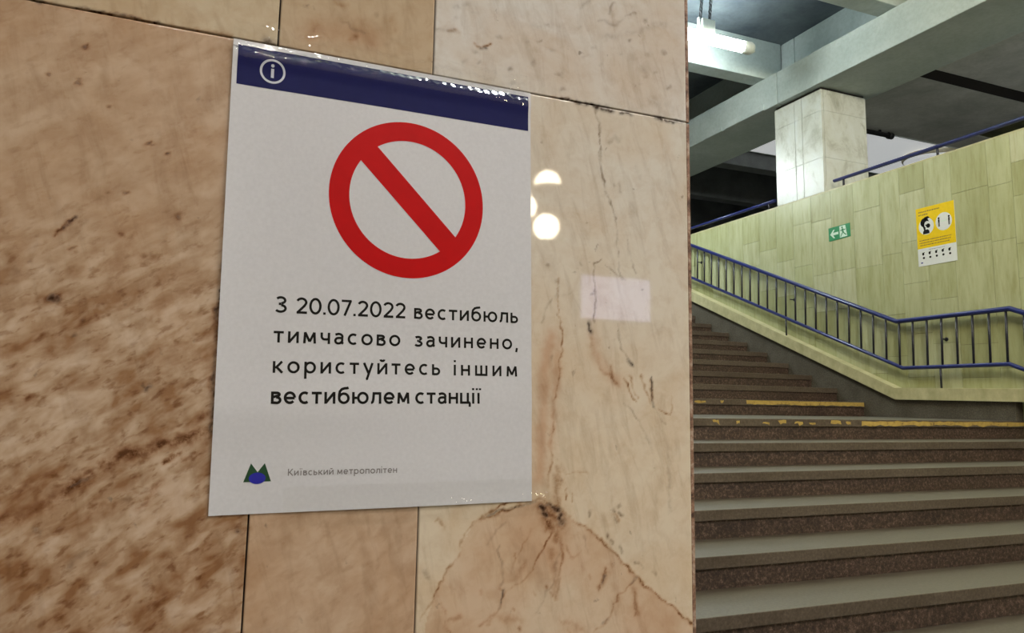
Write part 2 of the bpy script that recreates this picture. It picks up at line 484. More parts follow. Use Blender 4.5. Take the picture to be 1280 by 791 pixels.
for i in range(1, 10):
    step(Y_LAND - RUN * i, Y_LAND - RUN * (i - 1) - 0.002 + 0.014, Z_LAND - RISE * i, 0, XLOW)
first = None
for j in range(12):
    y0 = Y_UP + RUN * j
    s_ = step(y0, (y0 + RUN + 0.012) if j < 11 else y0 + 0.03, Z_LAND + RISE * (j + 1), Z_LAND + 0.001)
    if j == 0: first = s_

def paint(parent, y, z0, z1, x0, x1, ragged, seed):
    """worn paint on a nosing face: a thin skin with a torn outline"""
    r = random.Random(seed)
    n = max(3, int((x1 - x0) / 0.045))
    b = bmesh.new()
    up, lo = [], []
    for i in range(n + 1):
        x = x0 + (x1 - x0) * i / n
        t = r.uniform(0, ragged)
        up.append((x, z1 - r.uniform(0, 0.2) * (z1 - z0) * (ragged > .5)))
        lo.append((x + r.uniform(-.01, .01), z0 + t * (z1 - z0) * .7))
    f0 = [b.verts.new((x, y - 0.001, z)) for x, z in up]; f1 = [b.verts.new((x, y - 0.001, z)) for x, z in lo]
    g0 = [b.verts.new((x, y + 0.002, z)) for x, z in up]; g1 = [b.verts.new((x, y + 0.002, z)) for x, z in lo]
    for i in range(n):
        b.faces.new((f0[i], f0[i + 1], f1[i + 1], f1[i])); b.faces.new((f0[i + 1], f0[i], g0[i], g0[i + 1])); b.faces.new((f1[i], f1[i + 1], g1[i + 1], g1[i]))
    m_ = MB(); m_.bm.free(); m_.bm = b
    o = m_.build('paint_stripe', M['yellow_paint'], parent)
    o['label'] = 'worn yellow paint on the step edge'
zt = Z_LAND - 0.006
paint(land, Y_LAND, zt - 0.045, zt, 4.66, 6.49, 0.55, 3)
for i, (a, b_) in enumerate(((3.30, 3.35), (3.50, 3.53), (3.735, 3.79), (3.865, 3.94), (4.02, 4.09), (4.15, 4.21), (4.36, 4.45), (4.50, 4.55))):
    paint(land, Y_LAND, zt - 0.045 + 0.01 * (i % 2), zt - 0.008 * (i % 3), a, b_, 0.9, 20 + i)
zt = Z_LAND + RISE - 0.006
paint(first, Y_UP, zt - 0.042, zt, 4.89, 6.39, 0.35, 5)
paint(first, Y_UP, zt - 0.042, zt - 0.01, 4.30, 4.42, 0.9, 6)
paint(first, Y_UP, zt - 0.032, zt - 0.005, 4.59, 4.63, 0.9, 7)

# plinth and ledge along the wall (y, z)
def line(y, y0, z0, y1, z1): return z0 + (z1 - z0) * (y - y0) / (y1 - y0)
yb = 5.512
led_bot = [(1.2, E + 0.075 - 0.412 * (4.2 - 1.2)), (4.2, E + 0.075), (yb, E + 0.082), (10.3, E + 0.082 + 0.4104 * (10.3 - yb))]
led_top = [(1.2, E + 0.180 - 0.412 * (4.2 - 1.2)), (4.2, E + 0.180), (yb, E + 0.191), (10.3, E + 0.191 + 0.419 * (10.3 - yb))]
MB().poly_prism([(4.345, Z_LAND + .001), (4.345, E + 0.077)] + led_bot[2:] + [(10.3, Z_LAND + .001)], 'x', XP + 0.002, XG - 0.002).build('wall_plinth', M['plinth'], kind='structure')
mb = MB()
mb.poly_prism(led_bot + led_top[::-1], 'x', 6.37, XG + 0.004, 0.006)
mb.build('wall_ledge', M['ledge'], kind='structure')

# tiled wall beside the stairs: backing plus tiles, one mesh each
PAR = E + 2.412
wall = MB().box(XG + 0.008, 7.26, -7.2, 10.25, -0.15, PAR - 0.004).build('wall_right', M['tile_joint'], kind='structure')
ys = [4.30, 4.52, 4.88, 5.16, 5.45, 5.69, 6.04, 6.35, 6.65, 6.94, 7.23, 7.53, 7.84]
r = random.Random(5)
while ys[0] > -7.1: ys.insert(0, ys[0] - r.uniform(0.26, 0.38))
while ys[-1] < 10.0: ys.append(ys[-1] + r.uniform(0.26, 0.36))
ys[-1] = 10.25; ys[0] = -7.2
b = bmesh.new(); tones = []
for a, c in zip(ys, ys[1:]):
    z = -0.1 + r.uniform(0.0, 0.3)
    zs_ = [-0.1]
    while z < PAR - 0.25:
        zs_.append(z); z += r.choice((0.30, 0.42, 0.50, 0.62))
    zs_.append(PAR)
    if a < 0: zs_ = [-0.1, 1.2, 2.4, PAR]
    for z0, z1 in zip(zs_, zs_[1:]):
        g = 0.0015
        fr_ = [b.verts.new((XG, y, z)) for y, z in ((a + g, z0 + g), (c - g, z0 + g), (c - g, z1 - g), (a + g, z1 - g))]
        bk_ = [b.verts.new((XG + 0.0085, v.co.y, v.co.z)) for v in fr_]
        b.faces.new(fr_[::-1])
        for i in range(4): b.faces.new((fr_[i], fr_[(i + 1) % 4], bk_[(i + 1) % 4], bk_[i]))
        t = min(1, max(0, r.gauss(0.5, 0.2)))
        tones += [t] * 5
me = bpy.data.meshes.new('wall_tiles'); b.to_mesh(me); b.free()
me.materials.append(M['tile'])
me.attributes.new('tone', 'FLOAT', 'FACE').data.foreach_set('value', tones)
tl = link('wall_tiles', me, wall)
MB().box(XG - 0.002, 7.27, -7.2, 10.26, PAR - 0.003, PAR + 0.012, 0.002).build('parapet_coping', M['ledge'], wall)

# marble-clad column standing on the parapet
col = thing('column', 'square column clad in grey veined marble standing on the parapet under the beam', 'column', (6.86, 6.82, PAR), kind='structure')
def clad(x0, x1, y0, y1, z0, z1, ycuts, xcuts, zc):
    mb = MB(); g = 0.003; t = 0.03
    zz = [z0] + zc + [z1]
    for za, zb in zip(zz, zz[1:]):
        yy = [y0] + ycuts + [y1]
        for ya, yb_ in zip(yy, yy[1:]):
            mb.box(x0, x0 + t, ya + g, yb_ - g, za + .001, zb - .001, 0.002)
            mb.box(x1 - t, x1, ya + g, yb_ - g, za + .001, zb - .001, 0.002)
        xx = [x0] + xcuts + [x1]
        for xa, xb in zip(xx, xx[1:]):
            mb.box(xa + g + (t if xa == x0 else 0), xb - g - (t if xb == x1 else 0), y0, y0 + t, za + .001, zb - .001, 0.002)
            mb.box(xa + g + (t if xa == x0 else 0), xb - g - (t if xb == x1 else 0), y1 - t, y1, za + .001, zb - .001, 0.002)
    return mb
clad(6.50, 7.19, 6.43, 7.195, PAR + 0.013, SOFF - 0.03, [6.74, 6.86], [], [PAR + 0.42, PAR + 0.98]).build('cladding', M['column'], col)
MB().box(6.515, 7.175, 6.445, 7.18, PAR + 0.013, SOFF - 0.002).build('core', M['joint'], col)

# ------------------------------------------------------------------ marble pier
D0 = 0.709
XE = 0.5105
JX = [-1.05, -0.50, 0.0543, 0.2047, XE]
JZ = [-0.276 - 1.2, -0.276 - 0.6, -0.276, 0.324, 0.924, 1.524, 2.124, 2.724, 3.324, 3.924, 4.595]
VEINS_AND_SHADE = [
('G',1.0,0.75,0.9,[(389.8, 320.8), (396.3, 292.6), (396.4, 266.2), (397.4, 249.2), (402.4, 235.5), (411.4, 210.6), (415.0, 198.5), (417.9, 175.2), (422.0, 138.1), (425.3, 133.1)]),
('G',0.8,0.90,0.6,[(394.4, 271.4), (397.4, 251.0)]),
('G',1.0,0.90,0.6,[(409.4, 219.3), (415.4, 196.8)]),
('G',0.8,0.60,0.6,[(430.2, 176.5), (437.5, 150.9), (441.2, 139.7)]),
('G',0.9,0.70,0.8,[(395.3, 151.9), (388.9, 145.8), (390.6, 130.4), (391.4, 107.6), (389.8, 82.4)]),
('K',2.2,1.00,0.3,[(384.4, 82.1), (386.3, 73.7)]),
('G',0.7,0.50,0.6,[(403.5, 147.1), (424.3, 133.0)]),
('G',0.8,0.50,0.8,[(417.3, 83.9), (419.8, 71.1), (421.3, 61.3), (431.1, 43.3), (437.0, 38.0)]),
('K',1.6,0.80,0.5,[(430.1, 44.2), (435.1, 40.1)]),
('G',2.5,0.50,0.5,[(419.3, 75.4), (420.3, 69.4)]),
('R',2.2,0.50,1.5,[(386.3, 68.0), (390.9, 48.9), (398.9, 35.5), (411.5, 27.4), (418.0, 19.2)]),
('P',7.0,0.50,2.0,[(388.2, 69.6), (393.1, 48.7), (403.7, 34.8), (416.3, 23.4)]),
('R',1.4,0.80,1.5,[(427.6, 25.3), (432.5, 14.4), (440.6, 3.1)]),
('R',1.2,0.60,1.5,[(434.0, 28.9), (438.9, 16.3), (441.9, 6.2)]),
('R',1.5,0.50,1.5,[(410.5, 40.9), (414.4, 19.9)]),
('K',1.0,0.80,1.0,[(458.9, 28.8), (461.4, 11.9), (464.3, -5.0)]),
('R',2.4,0.70,1.0,[(458.1, 25.3), (463.0, 4.0)]),
('K',1.4,0.70,0.8,[(460.0, 14.2), (463.0, 6.5)]),
('R',1.6,0.50,1.0,[(446.0, 29.3), (453.9, 12.4), (460.9, -0.3)]),
('R',0.8,0.60,0.8,[(470.0, -4.9), (483.7, -12.9), (486.4, -4.7), (485.6, 11.3)]),
('G',0.8,0.45,1.0,[(427.5, -0.0), (446.7, -19.2), (456.5, -44.0)]),
('G',0.8,0.40,1.0,[(463.9, -4.6), (478.0, -21.5)]),
('R',1.0,0.55,0.8,[(347.0, 127.0), (345.8, 90.8), (352.1, 72.0), (352.7, 52.9), (349.3, 25.7), (343.9, -6.5), (341.5, -46.2), (338.9, -85.6)]),
('G',2.2,0.40,1.5,[(346.4, 124.4), (346.6, 107.6)]),
('G',1.2,0.35,1.5,[(327.7, 81.4), (333.9, 95.0), (340.1, 107.1)]),
('G',1.5,0.30,1.0,[(352.1, 109.6), (360.5, 113.6)]),
('P',9.0,0.90,0.0,[(329.0, -77.5), (329.5, -46.1), (331.6, -6.3), (333.0, 26.0), (335.3, 50.6), (340.6, 67.2)]),
('P',6.0,0.70,0.0,[(340.2, -46.2), (344.1, 2.0), (347.3, 38.7), (347.1, 63.4)]),
('G',1.4,0.60,0.2,[(333.3, 142.7), (335.1, 141.2)]),
('G',1.2,0.50,0.2,[(340.8, 47.5), (341.8, 45.1)]),
('G',1.0,0.50,0.2,[(372.5, 147.0), (374.5, 143.7)]),
('G',2.5,0.35,1.0,[(407.4, 284.2), (414.4, 292.6), (420.5, 288.1)]),
('G',1.5,0.50,0.6,[(419.5, 237.7), (422.5, 229.0)]),
('G',2.0,0.40,0.6,[(413.4, 236.0), (414.4, 234.3)]),
('G',3.0,0.20,1.0,[(443.1, 262.8), (447.2, 249.5)]),
('G',3.0,0.18,1.0,[(436.7, 218.1), (442.8, 207.0)]),
('K',3.0,1.00,1.0,[(348.9, -109.3), (352.6, -115.7)]),
('K',2.4,1.00,1.0,[(331.2, -104.0), (333.9, -110.3)]),
('R',7.0,1.00,1.0,[(326.8, -103.9), (353.5, -117.3)]),
('R',8.0,0.80,2.0,[(336.6, -116.6), (344.7, -124.7)]),
('R',7.0,0.50,1.0,[(350.3, -66.1), (347.1, -101.5)]),
('R',1.6,1.00,0.8,[(353.4, -109.5), (361.5, -113.7), (376.1, -124.2), (393.7, -134.9), (414.9, -153.4), (439.1, -176.4), (463.3, -195.0), (485.5, -212.0), (510.9, -232.0)]),
('R',1.4,1.00,0.9,[(336.4, -99.6), (327.5, -96.2), (308.5, -100.5), (290.0, -107.1), (263.6, -112.1)]),
('R',1.0,0.80,0.7,[(263.6, -112.1), (253.3, -123.5), (241.6, -146.1), (220.4, -182.3), (209.5, -200.5)]),
('R',1.3,0.80,1.0,[(263.6, -112.1), (287.3, -101.0), (297.4, -96.7), (312.0, -99.5)]),
('K',0.8,0.70,1.0,[(274.2, -108.8), (299.2, -102.9), (323.2, -98.3)]),
('R',1.1,0.70,1.2,[(342.9, -127.7), (339.5, -137.2), (325.8, -155.9), (315.3, -169.6), (291.6, -184.2), (286.5, -197.8), (276.6, -210.8)]),
('K',1.0,0.60,0.7,[(291.5, -180.5), (286.9, -196.4)]),
('R',1.6,0.50,1.0,[(282.8, -199.7), (268.5, -212.9)]),
('R',1.2,0.50,1.5,[(350.9, -125.0), (353.8, -148.4), (352.2, -171.3), (349.8, -194.0)]),
('R',1.0,0.35,2.0,[(357.3, -140.8), (366.4, -156.8), (375.4, -149.6)]),
('R',1.8,0.90,0.8,[(398.5, -187.7), (404.5, -168.6)]),
('K',0.8,0.70,0.5,[(401.3, -182.5), (403.1, -174.8)]),
('R',1.1,0.80,1.0,[(439.1, -180.4), (420.9, -194.1), (408.7, -215.8), (391.3, -228.8)]),
('K',1.2,0.60,0.4,[(435.2, -182.5), (441.0, -179.0)]),
('R',1.3,0.60,1.0,[(437.1, -190.6), (438.9, -215.2)]),
('K',1.2,0.50,0.4,[(399.5, -220.4), (406.9, -217.9)]),
('G',0.9,0.50,1.0,[(287.9, -139.4), (285.8, -144.5), (291.0, -156.0), (289.7, -174.5)]),
('R',1.0,0.40,1.5,[(304.2, -145.6), (297.0, -163.9)]),
('R',0.9,0.40,1.5,[(320.1, -123.6), (312.6, -138.5), (306.9, -153.3)]),
('G',0.8,0.35,1.5,[(274.8, -136.5), (282.8, -125.7), (292.7, -118.6)]),
('G',0.8,0.30,1.5,[(352.0, -148.3), (343.5, -178.3), (326.6, -207.1)]),
('G',0.8,0.30,1.5,[(379.0, -134.1), (384.5, -150.1)]),
('G',1.3,0.80,0.3,[(414.3, -107.0), (415.3, -109.4)]),
('G',1.3,0.80,0.3,[(420.1, -112.0), (422.9, -114.6)]),
('G',1.3,0.80,0.3,[(415.3, -119.1), (417.2, -121.6)]),
('G',1.3,0.80,0.3,[(385.3, -109.1), (387.1, -113.2)]),
('G',1.3,0.80,0.3,[(405.8, -133.9), (406.8, -137.1)]),
('G',1.3,0.80,0.3,[(410.6, -138.9), (413.4, -143.0)]),
('G',1.3,0.80,0.3,[(421.9, -146.7), (423.8, -151.6)]),
('G',1.3,0.80,0.3,[(438.2, -162.8), (442.0, -165.4)]),
('G',1.3,0.80,0.3,[(444.9, -166.4), (447.8, -169.8)]),
('G',1.3,0.80,0.3,[(461.5, -173.9), (464.4, -175.7)]),
('G',1.3,0.80,0.3,[(419.1, -103.9), (421.0, -106.4)]),
('R',1.6,0.50,0.5,[(414.3, -111.8), (420.0, -120.1)]),
('R',1.0,0.90,0.4,[(357.7, -87.6), (356.9, -98.7)]),
('R',0.8,0.60,0.4,[(365.9, -91.8), (365.0, -100.5)]),
('R',0.7,0.45,0.3,[(345.8, -69.2), (383.2, -70.7)]),
('G',2.5,0.22,1.5,[(480.8, -47.1), (482.5, -72.5), (483.1, -114.4)]),
('G',2.5,0.20,1.5,[(451.6, -30.1), (460.5, -47.0)]),
('R',1.6,0.60,1.5,[(222.7, -111.9), (228.5, -119.5)]),
('G',2.2,0.40,1.0,[(211.1, -158.2), (216.6, -163.6)]),
('R',0.9,0.40,1.0,[(224.0, -176.9), (232.3, -191.8), (233.5, -206.2), (241.5, -214.0)]),
('R',2.5,0.35,2.0,[(236.5, -202.9), (248.2, -200.3)]),
('R',1.5,0.50,0.5,[(288.1, -177.3), (289.8, -180.4)]),
('R',1.5,0.50,0.5,[(301.0, -197.5), (302.7, -200.6)]),
('R',1.5,0.50,0.5,[(352.7, -213.1), (354.5, -216.3)]),
('R',1.5,0.50,0.5,[(361.6, -221.5), (363.4, -224.7)]),
('R',1.5,0.50,0.5,[(309.8, -216.7), (311.5, -219.8)]),
('R',1.5,0.50,0.5,[(343.6, -185.9), (345.4, -189.1)]),
('R',1.5,0.50,0.5,[(336.6, -180.1), (338.3, -183.3)]),
('R',1.5,0.50,0.5,[(376.4, -163.7), (378.2, -166.9)]),
('R',1.5,0.50,0.5,[(383.7, -173.5), (385.6, -176.7)]),
('R',1.5,0.50,0.5,[(321.9, -184.3), (323.7, -187.4)]),
('R',1.5,0.50,0.5,[(267.7, -180.2), (269.4, -183.3)]),
('R',1.5,0.50,0.5,[(425.6, -215.7), (427.5, -219.0)]),
('R',1.5,0.50,0.5,[(410.6, -161.9), (412.4, -165.2)]),
('R',11.0,0.75,1.0,[(330.3, -104.0), (342.7, -110.7), (354.4, -118.9)]),
('R',6.0,1.00,1.0,[(332.0, -102.5), (337.4, -113.6)]),
('R',6.0,1.00,1.0,[(346.2, -106.1), (357.1, -119.0)]),
('K',4.0,1.00,1.0,[(348.0, -107.8), (353.5, -117.3)]),
('K',3.0,0.90,1.0,[(330.3, -104.0), (335.7, -112.7)]),
('K',2.0,0.80,1.0,[(336.4, -101.1), (346.2, -106.9)]),
('R',5.0,0.50,1.5,[(351.7, -121.2), (349.2, -136.5)]),
('R',4.0,0.45,1.5,[(312.9, -153.6), (300.5, -171.5)]),
('R',5.0,0.40,1.5,[(399.4, -186.3), (404.0, -170.9)]),
('R',4.0,0.45,1.5,[(438.1, -189.1), (439.9, -213.0)]),
('R',6.0,0.35,2.0,[(343.2, -147.8), (348.0, -186.3)]),
('R',5.0,0.30,2.0,[(284.6, -203.5), (318.1, -213.8)]),
('R',5.0,0.35,2.0,[(352.7, -213.1), (379.5, -223.1)]),
('R',2.0,0.80,0.8,[(248.0, 364.2), (254.2, 364.6), (268.3, 369.3)]),
('K',1.6,0.60,0.3,[(254.2, 363.7), (260.4, 364.1)]),
('R',3.0,0.50,1.0,[(220.7, 375.9), (228.5, 375.0)]),
('G',2.0,0.45,1.0,[(206.2, 373.7), (224.1, 375.8)]),
('R',3.0,0.55,0.5,[(203.9, 341.6), (210.7, 341.2)]),
('G',2.5,0.70,0.3,[(286.2, 346.2), (288.9, 347.6)]),
('G',2.0,0.90,0.3,[(383.0, 379.6), (386.0, 381.1)]),
('G',1.6,0.50,0.3,[(374.5, 375.7), (377.5, 377.2)]),
('G',2.0,0.70,0.3,[(328.4, 405.3), (331.3, 406.8)]),
('G',2.4,0.70,0.3,[(454.1, 435.5), (457.3, 437.2)]),
('G',1.6,0.60,0.3,[(246.6, 399.6), (249.2, 401.1)]),
('G',2.0,0.70,0.3,[(485.4, 361.0), (488.7, 362.6)]),
('G',1.8,0.70,0.3,[(433.2, 409.3), (436.4, 410.9)]),
('G',2.0,0.50,0.3,[(385.4, 389.1), (388.5, 390.6)]),
('G',3.0,0.35,0.3,[(335.5, 377.1), (338.3, 378.6)]),
('G',3.0,0.50,0.3,[(225.5, 401.9), (228.1, 403.4)]),
('G',3.0,0.40,0.3,[(236.7, 408.0), (239.3, 409.4)]),
('G',2.5,0.50,0.3,[(274.9, 379.1), (277.6, 380.5)]),
('G',3.0,0.40,0.3,[(312.1, 358.0), (314.9, 359.4)]),
('G',2.5,0.45,0.3,[(345.4, 351.7), (348.3, 353.1)]),
('G',3.0,0.30,0.3,[(348.4, 334.1), (351.3, 335.5)]),
('G',2.0,0.50,0.3,[(394.4, 422.1), (397.5, 423.7)]),
('G',2.0,0.40,0.3,[(369.3, 410.0), (372.3, 411.6)]),
('G',2.5,0.50,0.3,[(478.8, 403.1), (482.1, 404.8)]),
('G',2.5,0.40,0.3,[(457.1, 395.9), (460.3, 397.5)]),
('G',2.0,0.40,0.3,[(446.2, 357.4), (449.4, 358.9)]),
('G',2.0,0.50,0.3,[(452.6, 369.0), (455.8, 370.6)]),
('G',2.0,0.40,0.3,[(248.6, 356.9), (251.2, 358.3)]),
('G',2.0,0.40,0.3,[(225.9, 389.7), (228.4, 391.1)]),
('G',2.0,0.50,0.3,[(235.8, 344.8), (238.4, 346.2)]),
('G',2.0,0.50,0.3,[(253.3, 346.5), (255.9, 347.9)]),
('G',3.0,0.40,0.3,[(289.5, 330.5), (292.2, 331.9)]),
('G',2.0,0.40,0.3,[(206.4, 331.4), (208.8, 332.7)]),
('G',2.0,0.30,0.3,[(467.7, 376.7), (470.9, 378.3)]),
('G',1.5,0.40,0.3,[(420.1, 390.4), (423.3, 392.0)]),
('G',2.0,0.35,0.3,[(396.6, 372.6), (399.6, 374.1)]),
('G',1.5,0.40,0.3,[(320.2, 383.1), (323.0, 384.6)]),
('G',1.5,0.40,0.3,[(307.1, 379.5), (309.8, 380.9)]),
('G',1.2,0.60,1.0,[(427.0, 435.4), (434.4, 440.0), (442.9, 442.9)]),
('G',2.5,0.40,1.5,[(401.1, 424.0), (416.5, 423.5), (427.0, 434.5)]),
('G',4.0,0.30,2.0,[(437.4, 390.5), (447.9, 384.9), (454.3, 376.5)]),
('G',3.0,0.35,2.0,[(469.0, 340.9), (475.3, 330.6), (484.0, 327.2)]),
('G',6.0,0.20,3.0,[(463.6, 342.9), (490.6, 337.9)]),
('G',2.0,0.40,1.5,[(372.7, 433.8), (382.7, 445.6)]),
('G',1.5,0.50,1.0,[(408.3, 434.2), (414.5, 448.1)]),
('G',4.0,0.22,2.0,[(312.8, 400.2), (336.6, 407.2), (365.9, 407.9)]),
('G',4.0,0.22,2.0,[(401.1, 404.1), (437.5, 419.4), (480.8, 438.4)]),
('G',1.2,0.40,1.0,[(341.1, 350.4), (348.8, 349.1)]),
('K',2.2,1.00,0.6,[(367.0, 324.2), (381.3, 323.9), (388.2, 324.2)]),
('K',2.8,1.00,0.6,[(386.2, 323.4), (398.2, 321.8), (410.4, 322.4)]),
('K',2.0,1.00,0.4,[(420.6, 320.9), (435.0, 321.6)]),
('K',2.2,1.00,0.5,[(466.7, 322.9), (475.3, 322.9)]),
('K',1.4,0.90,0.4,[(347.1, 323.9), (368.4, 323.6)]),
('K',1.6,0.80,0.4,[(479.6, 322.7), (503.6, 322.3)]),
('R',2.0,0.50,0.3,[(337.5, 324.5), (366.5, 324.1)]),
('K',4.0,1.00,0.6,[(43.1, 327.8), (49.6, 326.8)]),
('K',2.2,0.90,0.4,[(-140.8, 324.9), (-136.2, 324.6)]),
('R',1.8,0.70,0.4,[(-134.5, 324.9), (-89.8, 324.9), (-19.8, 325.3), (14.0, 324.8)]),
('K',1.0,0.70,0.4,[(-114.0, 326.0), (-102.0, 325.8), (-45.9, 325.0)]),
('R',6.0,0.30,2.0,[(83.2, 339.3), (88.5, 351.8)]),
('R',5.0,0.40,2.0,[(122.4, 342.6), (126.9, 346.8)]),
('R',4.0,0.35,2.0,[(105.4, 377.5), (114.6, 377.2)]),
('R',5.0,0.25,2.0,[(160.7, 373.2), (165.1, 364.9)]),
('G',2.0,0.30,2.0,[(109.8, 366.2), (121.8, 356.5), (131.2, 356.0)]),
('G',2.0,0.35,0.5,[(144.5, 375.6), (144.6, 373.9)]),
('P',14.0,0.50,3.0,[(84.6, 340.4), (106.8, 349.2), (137.6, 351.6)]),
('G',4.0,0.20,2.0,[(155.2, 349.4), (169.6, 354.1)]),
('R',2.2,0.75,0.8,[(-109.2, 129.7), (-104.0, 135.6), (-96.1, 143.1)]),
('K',1.6,0.60,0.8,[(-104.0, 135.6), (-95.3, 142.5)]),
('G',2.5,0.30,1.0,[(-89.6, 137.1), (-87.0, 140.7)]),
('R',1.5,0.80,0.3,[(-96.0, 119.3), (-94.3, 120.1)]),
('K',0.9,0.56,0.2,[(-95.4, 119.7), (-94.9, 119.7)]),
('R',1.8,0.60,0.3,[(-125.2, 104.7), (-123.7, 105.5)]),
('K',1.1,0.42,0.2,[(-124.7, 105.1), (-124.2, 105.1)]),
('R',2.6,0.60,0.3,[(-45.2, 115.1), (-43.4, 116.0)]),
('K',1.6,0.42,0.2,[(-44.6, 115.5), (-44.0, 115.6)]),
('R',2.6,0.70,0.3,[(-19.5, 153.3), (-17.7, 154.3)]),
('K',1.6,0.49,0.2,[(-18.9, 153.8), (-18.3, 153.8)]),
('R',2.5,0.50,0.3,[(-62.9, 133.0), (-61.2, 133.8)]),
('K',1.5,0.35,0.2,[(-62.4, 133.4), (-61.8, 133.4)]),
('R',1.8,0.50,0.3,[(-61.2, 168.8), (-59.4, 169.8)]),
('K',1.1,0.35,0.2,[(-60.6, 169.3), (-60.0, 169.3)]),
('R',1.5,0.40,0.3,[(-74.6, 167.2), (-72.9, 168.1)]),
('K',0.9,0.28,0.2,[(-74.0, 167.6), (-73.5, 167.7)]),
('R',2.2,0.90,0.3,[(-48.4, 212.9), (-46.6, 213.9)]),
('K',1.3,0.63,0.2,[(-47.8, 213.4), (-47.2, 213.5)]),
('R',1.4,0.50,0.3,[(-45.0, 212.7), (-43.2, 213.7)]),
('K',0.8,0.35,0.2,[(-44.4, 213.2), (-43.8, 213.3)]),
('R',1.7,0.70,0.3,[(-32.6, 206.7), (-30.8, 207.6)]),
('K',1.0,0.49,0.2,[(-32.0, 207.1), (-31.4, 207.2)]),
('R',2.5,0.80,0.3,[(-103.2, 289.9), (-101.5, 290.9)]),
('K',1.5,0.56,0.2,[(-102.6, 290.4), (-102.0, 290.5)]),
('R',2.2,0.80,0.3,[(-126.2, 262.4), (-124.6, 263.5)]),
('K',1.3,0.56,0.2,[(-125.7, 262.9), (-125.1, 263.0)]),
('R',2.0,0.80,0.3,[(-104.1, 260.0), (-102.4, 261.1)]),
('K',1.2,0.56,0.2,[(-103.6, 260.5), (-103.0, 260.6)]),
('R',1.6,0.60,0.3,[(-103.8, 263.4), (-102.1, 264.4)]),
('K',1.0,0.42,0.2,[(-103.2, 263.9), (-102.7, 264.0)]),
('R',2.0,0.50,0.3,[(-79.4, 243.6), (-77.7, 244.6)]),
('K',1.2,0.35,0.2,[(-78.9, 244.1), (-78.3, 244.2)]),
('R',2.5,0.30,0.3,[(-63.4, 234.2), (-61.6, 235.2)]),
('K',1.5,0.21,0.2,[(-62.8, 234.6), (-62.2, 234.7)]),
('R',2.5,0.40,0.3,[(-83.6, 59.2), (-81.9, 60.0)]),
('K',1.5,0.28,0.2,[(-83.0, 59.6), (-82.4, 59.6)]),
('R',6.0,0.30,0.3,[(-134.9, 96.1), (-133.4, 96.8)]),
('K',3.6,0.21,0.2,[(-134.4, 96.4), (-133.9, 96.5)]),
('R',2.0,0.30,0.3,[(-46.0, 108.9), (-44.2, 109.7)]),
('K',1.2,0.21,0.2,[(-45.4, 109.3), (-44.8, 109.3)]),
('K',3.0,0.90,0.8,[(-106.8, 75.1), (-102.9, 75.4)]),
('R',3.5,0.70,0.8,[(-110.1, 74.2), (-101.2, 76.1)]),
('R',2.8,0.80,0.6,[(-76.1, 63.3), (-73.0, 60.8)]),
('K',1.6,0.80,0.5,[(-33.6, 3.5), (-31.4, 6.8)]),
('R',2.5,0.60,0.6,[(-117.9, -6.5), (-115.4, -3.9)]),
('K',3.0,0.55,1.0,[(-103.4, -104.4), (-99.0, -105.8)]),
('G',3.0,0.50,1.0,[(-42.8, -85.7), (-40.0, -85.2)]),
('G',3.0,0.60,2.0,[(-76.9, -134.9), (-66.6, -124.6)]),
('G',4.0,0.40,2.0,[(-61.6, -138.3), (-50.8, -131.6)]),
('R',2.6,0.90,0.8,[(44.6, -111.8), (47.2, -111.9)]),
('K',2.0,0.50,0.5,[(45.9, -112.5), (46.6, -113.2)]),
('R',2.4,0.90,0.4,[(51.1, -112.1), (53.0, -112.2)]),
('R',7.0,0.75,3.0,[(-127.0, -100.4), (-96.3, -86.5), (-75.7, -68.5), (-48.4, -51.2), (-25.3, -43.7), (-4.5, -35.9), (15.8, -30.6)]),
('R',2.2,0.80,2.0,[(-86.2, -75.7), (-67.4, -66.2), (-56.5, -59.4)]),
('R',2.0,0.80,1.5,[(-15.4, -54.9), (-4.3, -47.8)]),
('R',2.2,0.60,1.5,[(-25.2, -45.0), (-10.3, -41.2)]),
('K',1.2,0.50,1.0,[(-81.0, -72.1), (-69.0, -66.8)]),
('R',3.0,0.45,2.0,[(-33.4, -94.9), (-22.9, -76.1), (-17.4, -69.8)]),
('R',3.2,0.50,2.0,[(-67.7, -96.8), (-58.2, -89.0)]),
('R',3.0,0.50,2.0,[(-0.2, -53.8), (16.7, -44.0)]),
('R',5.0,0.40,2.0,[(-118.4, -79.7), (-106.0, -67.8), (-93.2, -58.8)]),
('R',5.0,0.50,2.0,[(7.1, -23.9), (13.4, -13.8)]),
('K',1.5,0.70,0.3,[(19.0, -30.6), (20.4, -3.5), (19.2, 114.8)]),  # shadow and dirt down the notice's left edge, painted in
('R',3.5,0.50,0.5,[(16.7, -44.0), (18.7, 3.3), (18.9, 79.4)]),  # brown margin of that painted shadow and dirt
('P',2.0,0.00,0.0,[(-165.3, 319.3), (-164.7, 318.7)])]
PINK_ARCH = [(210.4, -225.0), (220.4, -182.3), (241.1, -146.4), (263.6, -112.1), (290.0, -107.1), (327.6, -97.7), (353.4, -109.5), (376.1, -123.8), (393.7, -134.9), (414.3, -153.4), (439.1, -176.4), (464.3, -195.0), (485.9, -212.0), (511.9, -233.7), (511.3, -271.5), (210.8, -238.9)]

